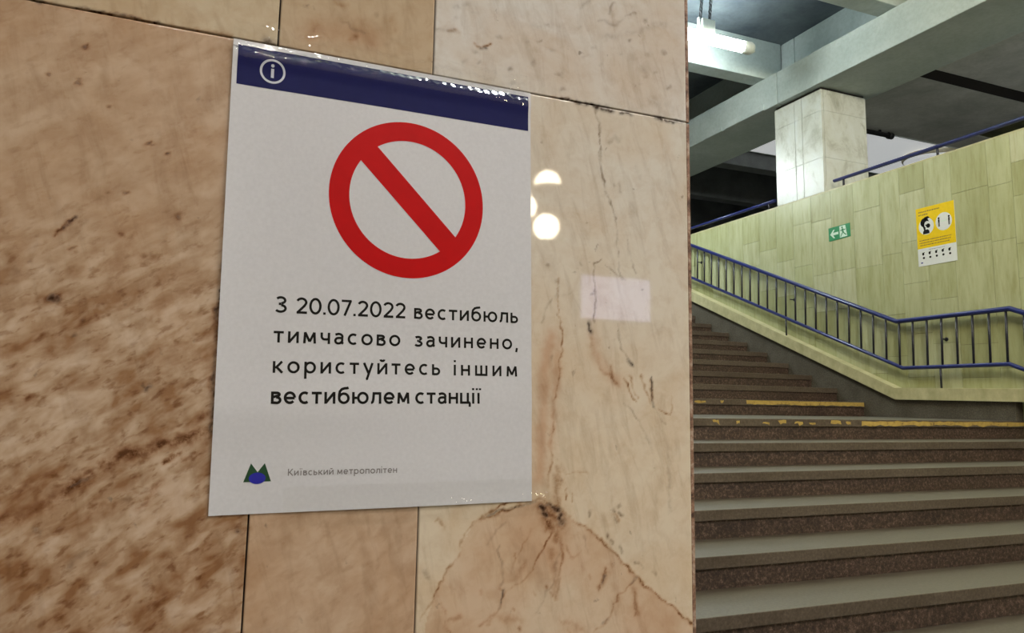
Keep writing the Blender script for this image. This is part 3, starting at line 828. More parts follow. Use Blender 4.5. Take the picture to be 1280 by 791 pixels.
PIERX = -1.05
pier = MB().box(PIERX, XE + 0.003, D0 + 0.010, 1.08, 0.001, SLABZ).build('wall_pier', M['joint'], kind='structure')
rowtint = {}
T_LEFT = (0.46, 0.328, 0.222); T_TOPL = (0.50, 0.405, 0.285); T_TOPM = (0.47, 0.36, 0.245); T_TOPR = (0.62, 0.59, 0.55)
T_RIGHT = (0.66, 0.565, 0.435); T_BOTM = (0.52, 0.375, 0.26)
def slab_grid(x0, x1, z0, z1, tint, streakv, fine):
    g = 0.0008
    x0 += g; x1 -= g; z0 += g; z1 -= g
    def lines(a, b, lo, hi, s):
        out = [a]
        if fine:
            A, B = max(a, lo), min(b, hi)
            if B > A:
                n = max(2, int((B - A) / s))
                out += list(np.linspace(A, B, n + 1))
        out.append(b)
        return np.unique(np.round(np.array(out), 6))
    xs = lines(x0, x1, -0.26, 0.52, 0.0014); zs = lines(z0, z1, -0.26, 0.58, 0.0014)
    X, Z = np.meshgrid(xs, zs)
    return X, Z, tint, streakv
VX = []; VF = []; ATT = {'tint': [], 'mask': [], 'streak': []}
nv = 0
def vnoise(x, z, f, seed):
    """smooth value noise, two octaves"""
    r_ = np.random.default_rng(seed); T = r_.uniform(-1, 1, (257, 257)); out = 0; amp = 1.0
    for o in range(3):
        u = (x + 3.1) * f; v = (z + 5.7) * f
        iu = np.floor(u).astype(int); iv = np.floor(v).astype(int); fu = u - iu; fv = v - iv
        fu = fu * fu * (3 - 2 * fu); fv = fv * fv * (3 - 2 * fv)
        g = lambda a, b: T[a % 257, b % 257]
        out = out + amp * ((g(iu, iv) * (1 - fu) + g(iu + 1, iv) * fu) * (1 - fv) + (g(iu, iv + 1) * (1 - fu) + g(iu + 1, iv + 1) * fu) * fv)
        amp *= 0.55; f *= 2.1
    return out
def draw_masks(X, Z, x0, x1, z0, z1):
    m = np.zeros(X.shape + (4,), np.float32)
    xs = X[0]; zs = Z[:, 0]
    rr = np.random.default_rng(5)
    wx = vnoise(X, Z, 70, 3) * 0.0017; wz = vnoise(X, Z, 70, 4) * 0.0017
    wx2 = vnoise(X, Z, 190, 13) * 0.0010; wz2 = vnoise(X, Z, 190, 14) * 0.0010
    WX = X + wx + wx2; WZ = Z + wz + wz2
    n1 = vnoise(X, Z, 55, 5); n2 = vnoise(X, Z, 260, 6)
    for kind, w, inten, jit, pts in VEINS_AND_SHADE:
        P = [np.array(p, float) / 1000 for p in pts]
        # subdivide and jitter
        Q = [P[0]]
        for a, b in zip(P, P[1:]):
            n = max(1, int(np.linalg.norm(b - a) / 0.005))
            for i in range(1, n + 1):
                q = a + (b - a) * i / n
                Q.append(q + rr.normal(0, jit * 0.00045, 2))
        w_ = w * 0.00075 + 0.0004
        ch = {'R': 0, 'G': 1, 'P': 2, 'K': 3}[kind]
        if kind == 'P': w_ = w * 0.001
        for a, b in zip(Q, Q[1:]):
            ii = min(1, rr.uniform(0.75, 1.15) * inten * 1.15)
            pad = w_ * 3 + 0.004
            i0, i1 = np.searchsorted(xs, (min(a[0], b[0]) - pad, max(a[0], b[0]) + pad))
            j0, j1 = np.searchsorted(zs, (min(a[1], b[1]) - pad, max(a[1], b[1]) + pad))
            if i1 <= i0 or j1 <= j0: continue
            sx = WX[j0:j1, i0:i1]; sz = WZ[j0:j1, i0:i1]
            d = b - a; L = d @ d + 1e-12
            t = np.clip(((sx - a[0]) * d[0] + (sz - a[1]) * d[1]) / L, 0, 1)
            dist = np.hypot(sx - a[0] - t * d[0], sz - a[1] - t * d[1])
            val = ii * np.exp(-(dist / w_) ** 2)
            m[j0:j1, i0:i1, ch] = np.maximum(m[j0:j1, i0:i1, ch], val)
    # veins break up: faint stretches and blotches
    brk_ = np.clip(0.80 + 0.55 * n1 + 0.25 * n2, 0.12, 1.3)
    for ch in (0, 1): m[..., ch] = np.clip(m[..., ch] * brk_, 0, 1)
    m[..., 3] = np.clip(m[..., 3] * np.clip(0.85 + 0.4 * n2, 0, 1.2), 0, 1)
    return m, WX, WZ
# soft region of the pinker stone inside the arch vein on the lower right slab
ARCH = np.array([(x, z) for x, z in PINK_ARCH]) / 1000
def inside(X, Z, poly):
    r_ = np.zeros(X.shape, bool)
    n = len(poly)
    for i in range(n):
        (xa, za), (xb, zb) = poly[i], poly[(i + 1) % n]
        c = ((za > Z) != (zb > Z)) & (X < (xb - xa) * (Z - za) / (zb - za + 1e-12) + xa)
        r_ ^= c
    return r_
for ci in range(4):
    for ri in range(len(JZ) - 1):
        x0, x1 = JX[ci], JX[ci + 1]; z0, z1 = JZ[ri], JZ[ri + 1]
        fine = ri in (2, 3) and ci >= 1
        sv = 0.0
        if ri == 2: tint, sv = [(T_LEFT, 1.0), (T_LEFT, 1.0), (T_BOTM, 0.25), (T_RIGHT, 0.0)][ci]
        elif ri == 3: tint, sv = [(T_TOPL, 0.1), (T_TOPL, 0.05), (T_TOPM, 0.05), (T_TOPR, 0.0)][ci]
        else:
            tint = random.choice((T_LEFT, T_TOPR, T_RIGHT, T_BOTM)); sv = random.choice((0, 0.2, 0.6))
        if ri == 0: z0 = -E + 0.002
        X, Z, tint, sv = slab_grid(x0, x1, z0, z1, tint, sv, fine)
        nz_, nx_ = X.shape
        mk, WX, WZ = draw_masks(X, Z, x0, x1, z0, z1) if fine else (np.zeros(X.shape + (4,), np.float32), X, Z)
        S = np.full(X.shape, sv, np.float32)
        if ri == 2 and ci <= 1:
            S *= np.clip(0.30 + (0.17 - Z) / 0.16, 0.30, 1.0)
        if fine and ri == 2 and ci == 3:
            mk[..., 2] = np.maximum(mk[..., 2], inside(WX, WZ, ARCH) * (0.62 + 0.25 * vnoise(X, Z, 14, 7)))
        back = np.full(X.shape, 0.0)
        front = np.stack([X, np.full(X.shape, D0), Z + E], -1).reshape(-1, 3)
        VX.append(front)
        idx = (np.arange(nz_ * nx_).reshape(nz_, nx_) + nv)
        q = np.stack([idx[:-1, :-1], idx[:-1, 1:], idx[1:, 1:], idx[1:, :-1]], -1).reshape(-1, 4)
        VF.append(q)
        tt = np.tile(np.array([*tint, 1], np.float32), (nz_ * nx_, 1))
        if ri == 2 and ci == 3:          # the right slab is greyer stone towards its top
            q_ = np.clip((Z.reshape(-1) + 0.06) / 0.30, 0, 1)[:, None]
            tt = tt * (1 - q_) + np.array([0.615, 0.575, 0.505, 1], np.float32) * q_
        ATT['tint'].append(tt)
        ATT['mask'].append(mk.reshape(-1, 4)); ATT['streak'].append(S.reshape(-1))
        nv += nz_ * nx_
        # edge returns
        ring = np.concatenate([idx[0, :-1], idx[:-1, -1], idx[-1, :0:-1], idx[:0:-1, 0]])
        flat = front[ring - idx[0, 0]].copy(); flat[:, 1] += 0.0095
        VX.append(flat)
        nr = len(ring); ri_ = np.arange(nr) + nv
        VF.append(np.stack([ring, ri_, np.roll(ri_, -1), np.roll(ring, -1)], -1))
        ATT['tint'].append(np.tile(np.array([0.1, 0.06, 0.04, 1], np.float32), (nr, 1)))
        ATT['mask'].append(np.tile(np.array([0, 0, 0, 1], np.float32), (nr, 1))); ATT['streak'].append(np.zeros(nr, np.float32))
        nv += nr
V = np.concatenate(VX); F = np.concatenate(VF)
me = bpy.data.meshes.new('marble_slabs')
me.vertices.add(len(V)); me.vertices.foreach_set('co', V.reshape(-1).astype(np.float32))
me.loops.add(len(F) * 4); me.loops.foreach_set('vertex_index', F.reshape(-1).astype(np.int32))
me.polygons.add(len(F)); me.polygons.foreach_set('loop_start', np.arange(0, len(F) * 4, 4, dtype=np.int32))
me.update(calc_edges=True)
for n_, t_, f_ in (('tint', 'FLOAT_COLOR', 'color'), ('mask', 'FLOAT_COLOR', 'color'), ('streak', 'FLOAT', 'value')):
    a = me.attributes.new(n_, t_, 'POINT')
    a.data.foreach_set(f_, np.concatenate(ATT[n_]).reshape(-1).astype(np.float32))
me.materials.append(M['marble'])
link('marble_slabs', me, pier)
# cladding of the pier's right side: its raw slab edge shows as a thin brown strip
b = MB()
for z0, z1 in zip(JZ, JZ[1:]):
    b.box(XE + 0.0005, XE + 0.0048, D0 + 0.0012, 1.08, max(z0, -E + .002) + E + .001, z1 + E - .001, 0.0009)
b.build('side_slabs', M['edge'], pier)

# ------------------------------------------------------------------ the notice on the pier
# A3 sheet; (u, v) in metres from its lower left corner; its corners on the wall (x, height from eye level)
PW, PH = 0.297, 0.420
CBL, CBR, CTL, CTR = (0.0218, -0.1000), (0.3200, -0.0975), (0.0154, 0.3231), (0.3118, 0.3237)
notice = thing('information_notice', 'large white paper notice with a red prohibition sign taped to the marble pier', 'notice', (0.165, D0, E - 0.1))
def buckle(u, v):
    a, c = u / PW, v / PH
    d = 0.0011 * (1 - math.cos(2 * math.pi * a)) * 0.35
    d += 0.0007 * math.sin(9.0 * c + 2.2 * a) * math.sin(math.pi * a)
    d += 0.0016 * math.exp(-((c - 0.205 - 0.03 * a) / 0.05) ** 2) * (1 - 0.6 * a)
    d += 0.0020 * math.exp(-a / 0.05) * (0.35 + 0.65 * math.sin(math.pi * min(1, max(0, c))) ** 2)
    d += 0.0004 * math.exp(-(1 - a) / 0.05) * math.sin(math.pi * c) ** 2
    d += 0.0012 * math.exp(-((c - 0.965) / 0.016) ** 2)
    return d
def on_sheet(u, v, layer):
    a, c = u / PW, v / PH
    x = (CBL[0] * (1 - a) + CBR[0] * a) * (1 - c) + (CTL[0] * (1 - a) + CTR[0] * a) * c
    z = (CBL[1] * (1 - a) + CBR[1] * a) * (1 - c) + (CTL[1] * (1 - a) + CTR[1] * a) * c
    return (x, D0 - 0.0009 - buckle(u, v) - 0.00016 * layer, z + E)
def sheet_grid(u0, u1, v0, v1, nu, nv_, layer, name, mat, parent, thick=0.0):
    m = MB(); b = m.bm
    g = [[b.verts.new(on_sheet(u0 + (u1 - u0) * i / nu, v0 + (v1 - v0) * j / nv_, layer)) for i in range(nu + 1)] for j in range(nv_ + 1)]
    for j in range(nv_):
        for i in range(nu):
            f = b.faces.new((g[j][i], g[j][i + 1], g[j + 1][i + 1], g[j + 1][i])); f.smooth = True
    if thick:      # cut edges and back with vertices of their own
        bk = lambda v: b.verts.new((v.co.x, v.co.y + thick, v.co.z))
        rim = [g[0][i] for i in range(nu)] + [g[j][nu] for j in range(nv_)] + [g[nv_][i] for i in range(nu, 0, -1)] + [g[j][0] for j in range(nv_, 0, -1)]
        fr_ = [b.verts.new(v.co) for v in rim]; hr = [bk(v) for v in rim]
        for i in range(len(rim)):
            k_ = (i + 1) % len(rim)
            b.faces.new((fr_[k_], fr_[i], hr[i], hr[k_]))
    return m.build(name, mat, parent)
sheet_grid(0, PW, 0, PH, 60, 84, 0, 'paper_sheet', M['paper'], notice, 0.00025)
sheet_grid(0.0043, 0.2942, 0.3780, 0.4152, 60, 10, 1, 'header_band', M['navy'], notice)

def flat(shapes, layer, name, mat, parent):
    """shapes: polygons (quads / convex) in (u, v), laid on the sheet"""
    m = MB()
    for p in shapes:
        try: m.bm.faces.new([m.bm.verts.new(on_sheet(u, v, layer)) for u, v in p])
        except ValueError: pass
    o = m.build(name, mat, parent)
    return o
def ring(cx, cy_, r0, r1, n=64, a0=0.0, a1=2 * math.pi):
    out = []
    for i in range(n):
        a, c = a0 + (a1 - a0) * i / n, a0 + (a1 - a0) * (i + 1) / n
        out.append([(cx + r0 * math.cos(a), cy_ + r0 * math.sin(a)), (cx + r1 * math.cos(a), cy_ + r1 * math.sin(a)),
                    (cx + r1 * math.cos(c), cy_ + r1 * math.sin(c)), (cx + r0 * math.cos(c), cy_ + r0 * math.sin(c))])
    return out
def disc(cx, cy_, rx, ry=None, n=32):
    ry = ry or rx
    return [[(cx, cy_), (cx + rx * math.cos(2 * math.pi * i / n), cy_ + ry * math.sin(2 * math.pi * i / n)),
             (cx + rx * math.cos(2 * math.pi * (i + 1) / n), cy_ + ry * math.sin(2 * math.pi * (i + 1) / n))] for i in range(n)]
def bar(p, q, w, n=1):
    dx, dy = q[0] - p[0], q[1] - p[1]; L = math.hypot(dx, dy); nx, ny = -dy / L * w / 2, dx / L * w / 2
    out = []
    for i in range(n):
        s, t = i / n, (i + 1) / n
        a = (p[0] + dx * s, p[1] + dy * s); c = (p[0] + dx * t, p[1] + dy * t)
        out.append([(a[0] + nx, a[1] + ny), (a[0] - nx, a[1] - ny), (c[0] - nx, c[1] - ny), (c[0] + nx, c[1] + ny)])
    return out
# information symbol: ring, dot, stem
flat(ring(0.0353, 0.3948, 0.0094, 0.0114) + disc(0.0352, 0.4001, 0.0015) + bar((0.0352, 0.3888), (0.0352, 0.3974), 0.0026, 2), 2, 'information_symbol', M['white_print'], notice)
# prohibition sign
CX, CY = 0.1668, 0.2896
sign = ring(CX, CY, 0.0578, 0.0768, 96)
d_ = 0.0578 / math.sqrt(2)
sign += bar((CX - 0.0420, CY + 0.0425), (CX + 0.0420, CY - 0.0425), 0.0222, 10)
flat(sign, 1, 'prohibition_sign', M['red'], notice)

# lettering: monoline sans, x-height 1, drawn as strokes
S = 0.21
def arc(cx, cy_, rx, ry, a0, a1, n=None):
    n = n or max(4, int(abs(a1 - a0) / 12))
    return [(cx + rx * math.cos(math.radians(a0 + (a1 - a0) * i / n)), cy_ + ry * math.sin(math.radians(a0 + (a1 - a0) * i / n))) for i in range(n + 1)]
h = S / 2
CAP = 1.42
def stem(x, y0=0, y1=1): return [(x, y0), (x, y1)]
GL = {
 'о': (1.04, [arc(.52, .5, .52 - h, .5 - h + .02, 0, 360, 36)]),
 'с': (0.86, [arc(.50, .5, .50 - h, .5 - h + .02, 52, 308, 26)]),
 'е': (0.98, [arc(.49, .5, .49 - h, .5 - h + .02, 0, 318, 30), [(h + .02, .5 - .03), (.98 - h * 1.0, .5 - .03)]]),
 'в': (0.80, [stem(h), [(h, 1 - h), (.42, 1 - h)] + arc(.42, .76, .24, .24 - h, 90, -90, 10)[1:] + [(h, .53)], [(.40, .53), (.46, .53)] + arc(.46, .30, .27, .30 - h + .03, 90, -90, 12)[1:] + [(h, h - .03 + .03)]]),
 'т': (0.84, [[(0, 1 - h), (.84, 1 - h)], stem(.42, 0, 1 - h)]),
 'и': (0.92, [stem(h), stem(.92 - h), [(h, .06), (.92 - h, .94)]]),
 'й': (0.92, [stem(h), stem(.92 - h), [(h, .06), (.92 - h, .94)], arc(.46, 1.33, .17, .13, 180, 360, 10)]),
 'б': (1.00, [arc(.50, .47, .50 - h, .47 - h + .02, 0, 360, 36), [(h, .50), (h + .01, .78), (.16, 1.04), (.34, 1.24), (.56, 1.31), (.80, 1.33), (.90, 1.37)]]),
 'ю': (1.42, [stem(h), [(h, .5), (.48, .5)], arc(.92, .5, .50 - h, .5 - h + .02, 0, 360, 36)]),
 'л': (0.90, [[(.0, h), (.07, h), (.15, .16), (.20, .36), (.24, 1 - h), (.90 - h, 1 - h)], stem(.90 - h)]),
 'ь': (0.78, [stem(h), [(h, .60), (.42, .60)] + arc(.42, .34, .27, .26, 90, -90, 12)[1:] + [(h, .08)]]),
 'м': (1.14, [[(h + .02, 0), (h + .07, .98)], [(h + .07, .97), (.57, .16)], [(.57, .16), (1.07 - h, .97)], [(1.07 - h, .98), (1.12 - h, 0)]]),
 'ч': (0.84, [[(h, 1), (h, .70)] + arc(.37, .66, .37 - h, .26, 180, 270, 8) + [(.55, .40), (.84 - h, .46)], stem(.84 - h)]),
 'а': (0.84, [[(.10, .86)] + arc(.40, .68, .33 - .01, .24, 120, 0, 12) + [(.84 - h - .03, .62), (.84 - h - .03, .14), (.80, .06)], [(.72, .57), (.44, .57)] + arc(.36, .32, .36 - h, .25 - .01, 95, 270, 14) + [(.50, .10), (.72, .26)]]),
 'з': (0.74, [arc(.34, .755, .28, .245 - h, 150, -70, 18) , [(.24, .53), (.40, .53)], arc(.34, .28, .32, .28 - h + .02, 80, -150, 20)]),
 'н': (0.90, [stem(h), stem(.90 - h), [(h, .52), (.90 - h, .52)]]),
 'к': (0.82, [stem(h), [(h, .46), (.30, .48), (.76, 1 - .02)], [(.28, .52), (.80, .02)]]),
 'р': (1.00, [stem(h, -.48, 1), arc(.50, .5, .50 - h, .5 - h + .02, 0, 360, 36)]),
 'у': (0.88, [[(.06, 1), (.46, .10)], [(.82, 1), (.34, -.42), (.24, -.44)]]),
 'і': (0.20, [stem(.10), [(.10, 1.24), (.10, 1.43)]]),
 'ї': (0.44, [stem(.22), [(.06, 1.25), (.06, 1.42)], [(.38, 1.25), (.38, 1.42)]]),
 'ш': (1.26, [stem(h), stem(.63), stem(1.26 - h), [(h, h), (1.26 - h, h)]]),
 'ц': (0.98, [stem(h), stem(.86 - h), [(h, h), (.98, h)], [(.94, h), (.94, -.28)]]),
 'п': (0.88, [stem(h), stem(.88 - h), [(h, 1 - h), (.88 - h, 1 - h)]]),
 ',': (0.22, [[(.13, .14), (.05, -.26)]]),
 '.': (0.24, [[(.12, 0), (.12, .21)]]),
 'З': (0.94, [arc(.45, CAP - .36, .36, .36 - h, 150, -80, 18), [(.30, .755), (.50, .755)], arc(.44, .37, .42, .37 - h + .02, 82, -150, 20)]),
 '2': (0.98, [arc(.47, CAP - .43, .38, .43 - h, 160, -20, 18) + [(.70, .68), (.16, .12)], [(.06, h), (.94, h)]]),
 '0': (1.06, [arc(.53, CAP / 2, .53 - h, CAP / 2 - h + .02, 0, 360, 40)]),
 '7': (0.92, [[(.02, CAP - h), (.90, CAP - h)], [(.84, CAP - .06), (.30, 0)]]),
 'К': (1.02, [stem(h, 0, CAP), [(h, .66), (.34, .70), (.94, CAP - .02)], [(.32, .74), (1.0, .02)]]),
}
SMALL = set('З20720К')
def word(text, u0, v0, u1, v1, xh, stroke=1.0):
    """lay a word between its left and right baseline points"""
    nat = sum(GL[c][0] for c in text) * xh
    gap = (math.hypot(u1 - u0, v1 - v0) - nat) / max(1, len(text) - 1)
    du = Vector((u1 - u0, v1 - v0)).normalized(); dn = Vector((-du.y, du.x))
    out = []; x = 0
    def P(p): q = Vector((u0, v0)) + du * (x + p[0] * xh) + dn * (p[1] * xh); return (q.x, q.y)
    w = S * xh * stroke
    for c in text:
        for st in GL[c][1]:
            closed = math.dist(st[0], st[-1]) < 1e-6
            pts = [P(p) for p in st]; n = len(pts)
            # mitred strip
            L = []; R_ = []
            for i in range(n):
                a = pts[i - 1] if i > 0 else (pts[-2] if closed else None)
                b = pts[i + 1] if i < n - 1 else (pts[1] if closed else None)
                p = Vector(pts[i])
                d0 = (p - Vector(a)).normalized() if a else None
                d1 = (Vector(b) - p).normalized() if b else None
                t = ((d0 or d1) + (d1 or d0)).normalized()
                kk = 1 / max(.5, t.dot(d1 if d1 else d0))
                nn = Vector((-t.y, t.x)) * (w / 2 * kk)
                L.append(p + nn); R_.append(p - nn)
            for i in range(n - 1):
                out.append([tuple(L[i]), tuple(R_[i]), tuple(R_[i + 1]), tuple(L[i + 1])])
        x += GL[c][0] * xh + gap
    return out
mm = lambda *a: [v / 1000 for v in a]
XH = 0.0103
flat(word('З', *mm(46.6, 173.4, 56.3, 173.5), 0.0104, 1.0) + word('20.07.2022', *mm(64.6, 173.4, 166.0, 174.1), 0.0104, 1.0) + word('вестибюль', *mm(174.2, 174.4, 282.2, 175.5), XH), 1, 'lettering', M['ink'], notice)
flat(word('тимчасово', *mm(46.3, 146.7, 161.3, 147.7), XH) + word('зачинено,', *mm(175.2, 147.9, 282.0, 148.9), XH), 1, 'lettering', M['ink'], notice)
flat(word('користуйтесь', *mm(46.7, 120.0, 200.8, 121.5), XH) + word('іншим', *mm(214.7, 121.5, 281.4, 121.9), XH), 1, 'lettering', M['ink'], notice)
flat(word('вестибюлем', *mm(46.2, 93.1, 171.0, 94.1), 0.0106, 1.06) + word('станції', *mm(176.5, 94.2, 242.4, 94.7), 0.0105, 1.06), 1, 'lettering', M['ink'], notice)
flat(word('Київський', *mm(63.1, 31.1, 102.4, 31.2), 0.0042) + word('метрополітен', *mm(105.6, 31.2, 160.3, 31.2), 0.0042), 1, 'lettering', M['grey_ink'], notice)
# emblem: green pointed letter with a blue oval across its feet
emb = flat([[(0.0264, 0.0266), (0.0321, 0.0424), (0.0378, 0.0349), (0.0378, 0.0268)], [(0.0378, 0.0268), (0.0378, 0.0349), (0.0435, 0.0424), (0.0492, 0.0268)]], 1, 'emblem', M['logo_green'], notice)
flat(disc(0.0377, 0.0297, 0.0069, 0.0048), 2, 'emblem_oval', M['logo_blue'], emb)

# clear tape along the top, bottom and right edges
def tape(u0, u1, v0, v1, seed, ridge, amp):
    r_ = random.Random(seed); ph = [r_.uniform(0, 6.28) for _ in range(6)]
    m = MB(); b = m.bm; nu, nw = 170, 26
    g = []
    for j in range(nw + 1):
        row = []
        for i in range(nu + 1):
            a, c = i / nu, j / nw
            u, v = u0 + (u1 - u0) * a, v0 + (v1 - v0) * c
            uu, vv_ = min(max(u, 0), PW), min(max(v, 0), PH)
            x, y, z = on_sheet(u, v, 3) if True else None
            base = D0 - 0.0009 - buckle(uu, vv_) - 0.0006
            edge = min(1, max(0, (u - (PW - .002)) / .006), 1) if u > PW - .002 else 0
            wr = 0.00016 * math.sin(120 * v * 6 + ph[0] + 3 * math.sin(u * 60 + ph[1])) * math.sin(90 * u + ph[2]) + 0.00010 * math.sin(700 * u + ph[3] + 500 * v)
            rd = amp * math.exp(-((c - ridge) / 0.14) ** 2) * (0.7 + 0.3 * math.sin(70 * u + ph[4]))
            row.append(b.verts.new((x, min(base - rd - wr - 0.0003, D0 - 0.0006), z)))
        g.append(row)
    for j in range(nw):
        for i in range(nu):
            f = b.faces.new((g[j][i], g[j][i + 1], g[j + 1][i + 1], g[j + 1][i])); f.smooth = True
    o = m.build('adhesive_tape', M['tape'], notice)
    o['label'] = 'clear glossy adhesive tape'
    return o
tape(0.0, 0.293, 0.404, 0.438, 1, 0.17, 0.0015)
tape(0.06, 0.316, -0.014, 0.022, 2, 0.42, 0.0018)

# ------------------------------------------------------------------ signs on the tiled wall
def wall_sign(parent, y0, z0, w, hgt, tilt=0.0):
    """returns a function mapping (a right, b up, layer) to the wall; seen from the stairs, right is towards -y"""
    ct, st_ = math.cos(tilt), math.sin(tilt)
    def f(a, b, layer):
        a2, b2 = a * ct - b * st_, a * st_ + b * ct
        return (XG - 0.0035 - 0.0006 * layer, y0 - a2, z0 + b2)
    return f
def flat_on(f, shapes, layer, name, mat, parent, thick=0.0):
    m = MB()
    for p in shapes:
        vs_ = [m.bm.verts.new(f(a, b, layer)) for a, b in p]
        m.bm.faces.new(vs_)
        if thick:
            bk = [m.bm.verts.new((XG - 0.0002, v.co.y, v.co.z)) for v in vs_]
            n = len(vs_)
            for i in range(n): m.bm.faces.new((vs_[i], bk[i], bk[(i + 1) % n], vs_[(i + 1) % n]))
    return m.build(name, mat, parent)
def rect(a0, b0, a1, b1): return [[(a0, b0), (a1, b0), (a1, b1), (a0, b1)]]

ex = thing('exit_sign', 'green emergency exit sign with white arrow and running figure on the tiled wall', 'sign', (XG, 6.24, E + 1.83))
f = wall_sign(ex, 6.390, E + 1.834, .304, .152, 0.02)
flat_on(f, rect(0, 0, .304, .150), 0, 'sign_plate', M['exit_green'], ex, True)
flat_on(f, [[(.022, .072), (.070, .120), (.090, .120), (.064, .086)], [(.022, .072), (.064, .058), (.090, .024), (.070, .024)], [(.055, .086), (.055, .058), (.140, .058), (.140, .086)], [(.022, .072), (.064, .086), (.064, .058)]], 1, 'arrow', M['exit_white'], ex)
flat_on(f, [[(.158, .012), (.262, .012), (.240, .140), (.158, .140)]], 1, 'doorway', M['exit_white'], ex)
man = disc(.196, .120, .011, .011, 16) + bar((.198, .106), (.206, .066), .022) + bar((.206, .070), (.186, .046), .012) + bar((.186, .048), (.170, .020), .011) + bar((.208, .068), (.226, .044), .012) + bar((.226, .046), (.250, .030), .011) + bar((.198, .102), (.178, .084), .009) + bar((.180, .085), (.168, .096), .009) + bar((.204, .102), (.226, .088), .009) + bar((.226, .088), (.240, .096), .009)
flat_on(f, man, 2, 'running_figure', M['exit_green'], ex)

yp = thing('health_poster', 'yellow and white distancing poster pasted on the tiled wall above the landing', 'poster', (XG, 5.06, E + 1.37))
f = wall_sign(yp, 5.268, E + 1.372, .414, .575, 0.0)
H = .575; W_ = .412
flat_on(f, rect(0, 0, W_, H), 0, 'paper_sheet', M['poster_white'], yp, True)
flat_on(f, rect(0, .172, W_, H), 1, 'yellow_field', M['yellow'], yp)
flat_on(f, disc(.108, .385, .083, .083, 36), 2, 'white_disc', M['poster_white'], yp)
flat_on(f, disc(.296, .395, .086, .086, 36), 2, 'white_disc', M['poster_white'], yp)
# head and shoulders with a face covering
head = disc(.092, .424, .046, .046, 24) + [[(.062, .42), (.082, .348), (.098, .352), (.110, .43)], [(.09, .44), (.15, .465), (.128, .482), (.09, .475)]]
flat_on(f, head, 3, 'head_icon', M['ink'], yp)
flat_on(f, [[(.070, .310), (.140, .310), (.140, .335), (.124, .352), (.086, .352), (.070, .335)]], 3, 'shoulder_icon', M['ink'], yp)
flat_on(f, disc(.118, .400, .030, .034, 20), 4, 'face_icon', M['poster_white'], yp)
flat_on(f, disc(.131, .386, .022, .022, 16) + bar((.10, .396), (.14, .39), .012), 5, 'mask_icon', M['ink'], yp)
for a in (.246, .352):
    flat_on(f, disc(a, .434, .010, .010, 16) + bar((a, .423), (a, .392), .016) + bar((a - .0045, .392), (a - .0045, .352), .007) + bar((a + .0045, .392), (a + .0045, .352), .007), 3, 'person_icon', M['ink'], yp)
flat_on(f, bar((.27, .400), (.328, .400), .007) + [[(.264, .400), (.276, .392), (.276, .408)], [(.334, .400), (.322, .408), (.322, .392)]], 3, 'distance_arrow', M['exit_white'], yp)
r = random.Random(9)
def smudge_line(a0, a1, b, hh):
    out = []; a = a0
    while a < a1 - .01:
        w = r.uniform(.006, .016)
        out += rect(a, b, min(a + w, a1), b + hh * r.uniform(.75, 1)); a += w + r.uniform(.003, .007)
    return out
flat_on(f, smudge_line(.028, .265, .528, .014) + smudge_line(.028, .135, .498, .014), 2, 'small_print', M['brown_ink'], yp)
flat_on(f, smudge_line(.026, .366, .246, .011) + smudge_line(.026, .366, .222, .011) + smudge_line(.032, .346, .198, .011), 2, 'small_print', M['brown_ink'], yp)
for i in range(5):
    a = .060 + .070 * i
    flat_on(f, disc(a - .002, .118, .012, .015, 14) + bar((a, .125), (a + .014, .134), .008) + disc(a + .003, .078, .012, .011, 14), 1, 'step_icon', M['ink'], yp)
flat_on(f, disc(.040, .032, .010, .007, 12) + rect(.028, .028, .052, .036), 1, 'small_emblem', M['logo_blue'], yp)
flat_on(f, smudge_line(.12, .30, .150, .005), 1, 'small_print', M['grey_ink'], yp)

# ------------------------------------------------------------------ railing beside the stairs
XR = 6.43
rail = thing('stair_railing', 'blue railing with dark balusters running down the stairs along the tiled wall', 'railing', (XR, 5.5, Z_LAND))
def zi(pts, y):
    for (ya, za), (yb_, zb) in zip(pts, pts[1:]):
        if ya <= y <= yb_: return za + (zb - za) * (y - ya) / (yb_ - ya)
TOP = [(1.35, E + .862 - .408 * (4.353 - 1.35)), (4.353, E + .862), (5.495, E + .852), (10.2, E + .852 + .4131 * (10.2 - 5.495))]
BOT = [(1.35, E + .389 - .408 * (4.387 - 1.35)), (4.387, E + .389), (5.448, E + .390), (10.2, E + .390 + .4058 * (10.2 - 5.448))]
MB().tube([(XR, y, z) for y, z in TOP], 0.026, 12, 0.023).build('top_rail', M['blue_rail'], rail)
MB().tube([(XR, y, z) for y, z in BOT], 0.019, 12, 0.019).build('bottom_rail', M['blue_rail'], rail)
y = 5.470 - 0.1545 * 26
i = -26
while y < 10.15:
    if y > 1.4:
        MB().tube([(XR, y + .012, zi(BOT, y) + .01), (XR, y, zi(TOP, y) - .01)], 0.0105, 8).build('baluster', M['dark_bar'], rail)
    y += 0.1545
for y in (3.18, 5.043, 7.028, 8.88):
    zl = led_z = None
    for (ya, za), (yb_, zb) in zip(led_top, led_top[1:]):
        if ya <= y <= yb_: zl = za + (zb - za) * (y - ya) / (yb_ - ya)
    MB().tube([(XR, y, zl - .004), (XR, y, zi(BOT, y))], 0.0095, 8).build('support_post', M['dark_bar'], rail)
for y in (3.2, 5.016, 6.95, 8.72):
    zz = zi(TOP, y) - .21
    m = MB().tube([(XR, y, zz), (XG + .001, y, zz)], 0.007, 8)
    m.lathe([(0.018, -.004), (0.020, 0), (0.018, .006)], (XG - .003, y, zz), 'x', 16)
    m.build('wall_bracket', M['dark_bar'], rail)

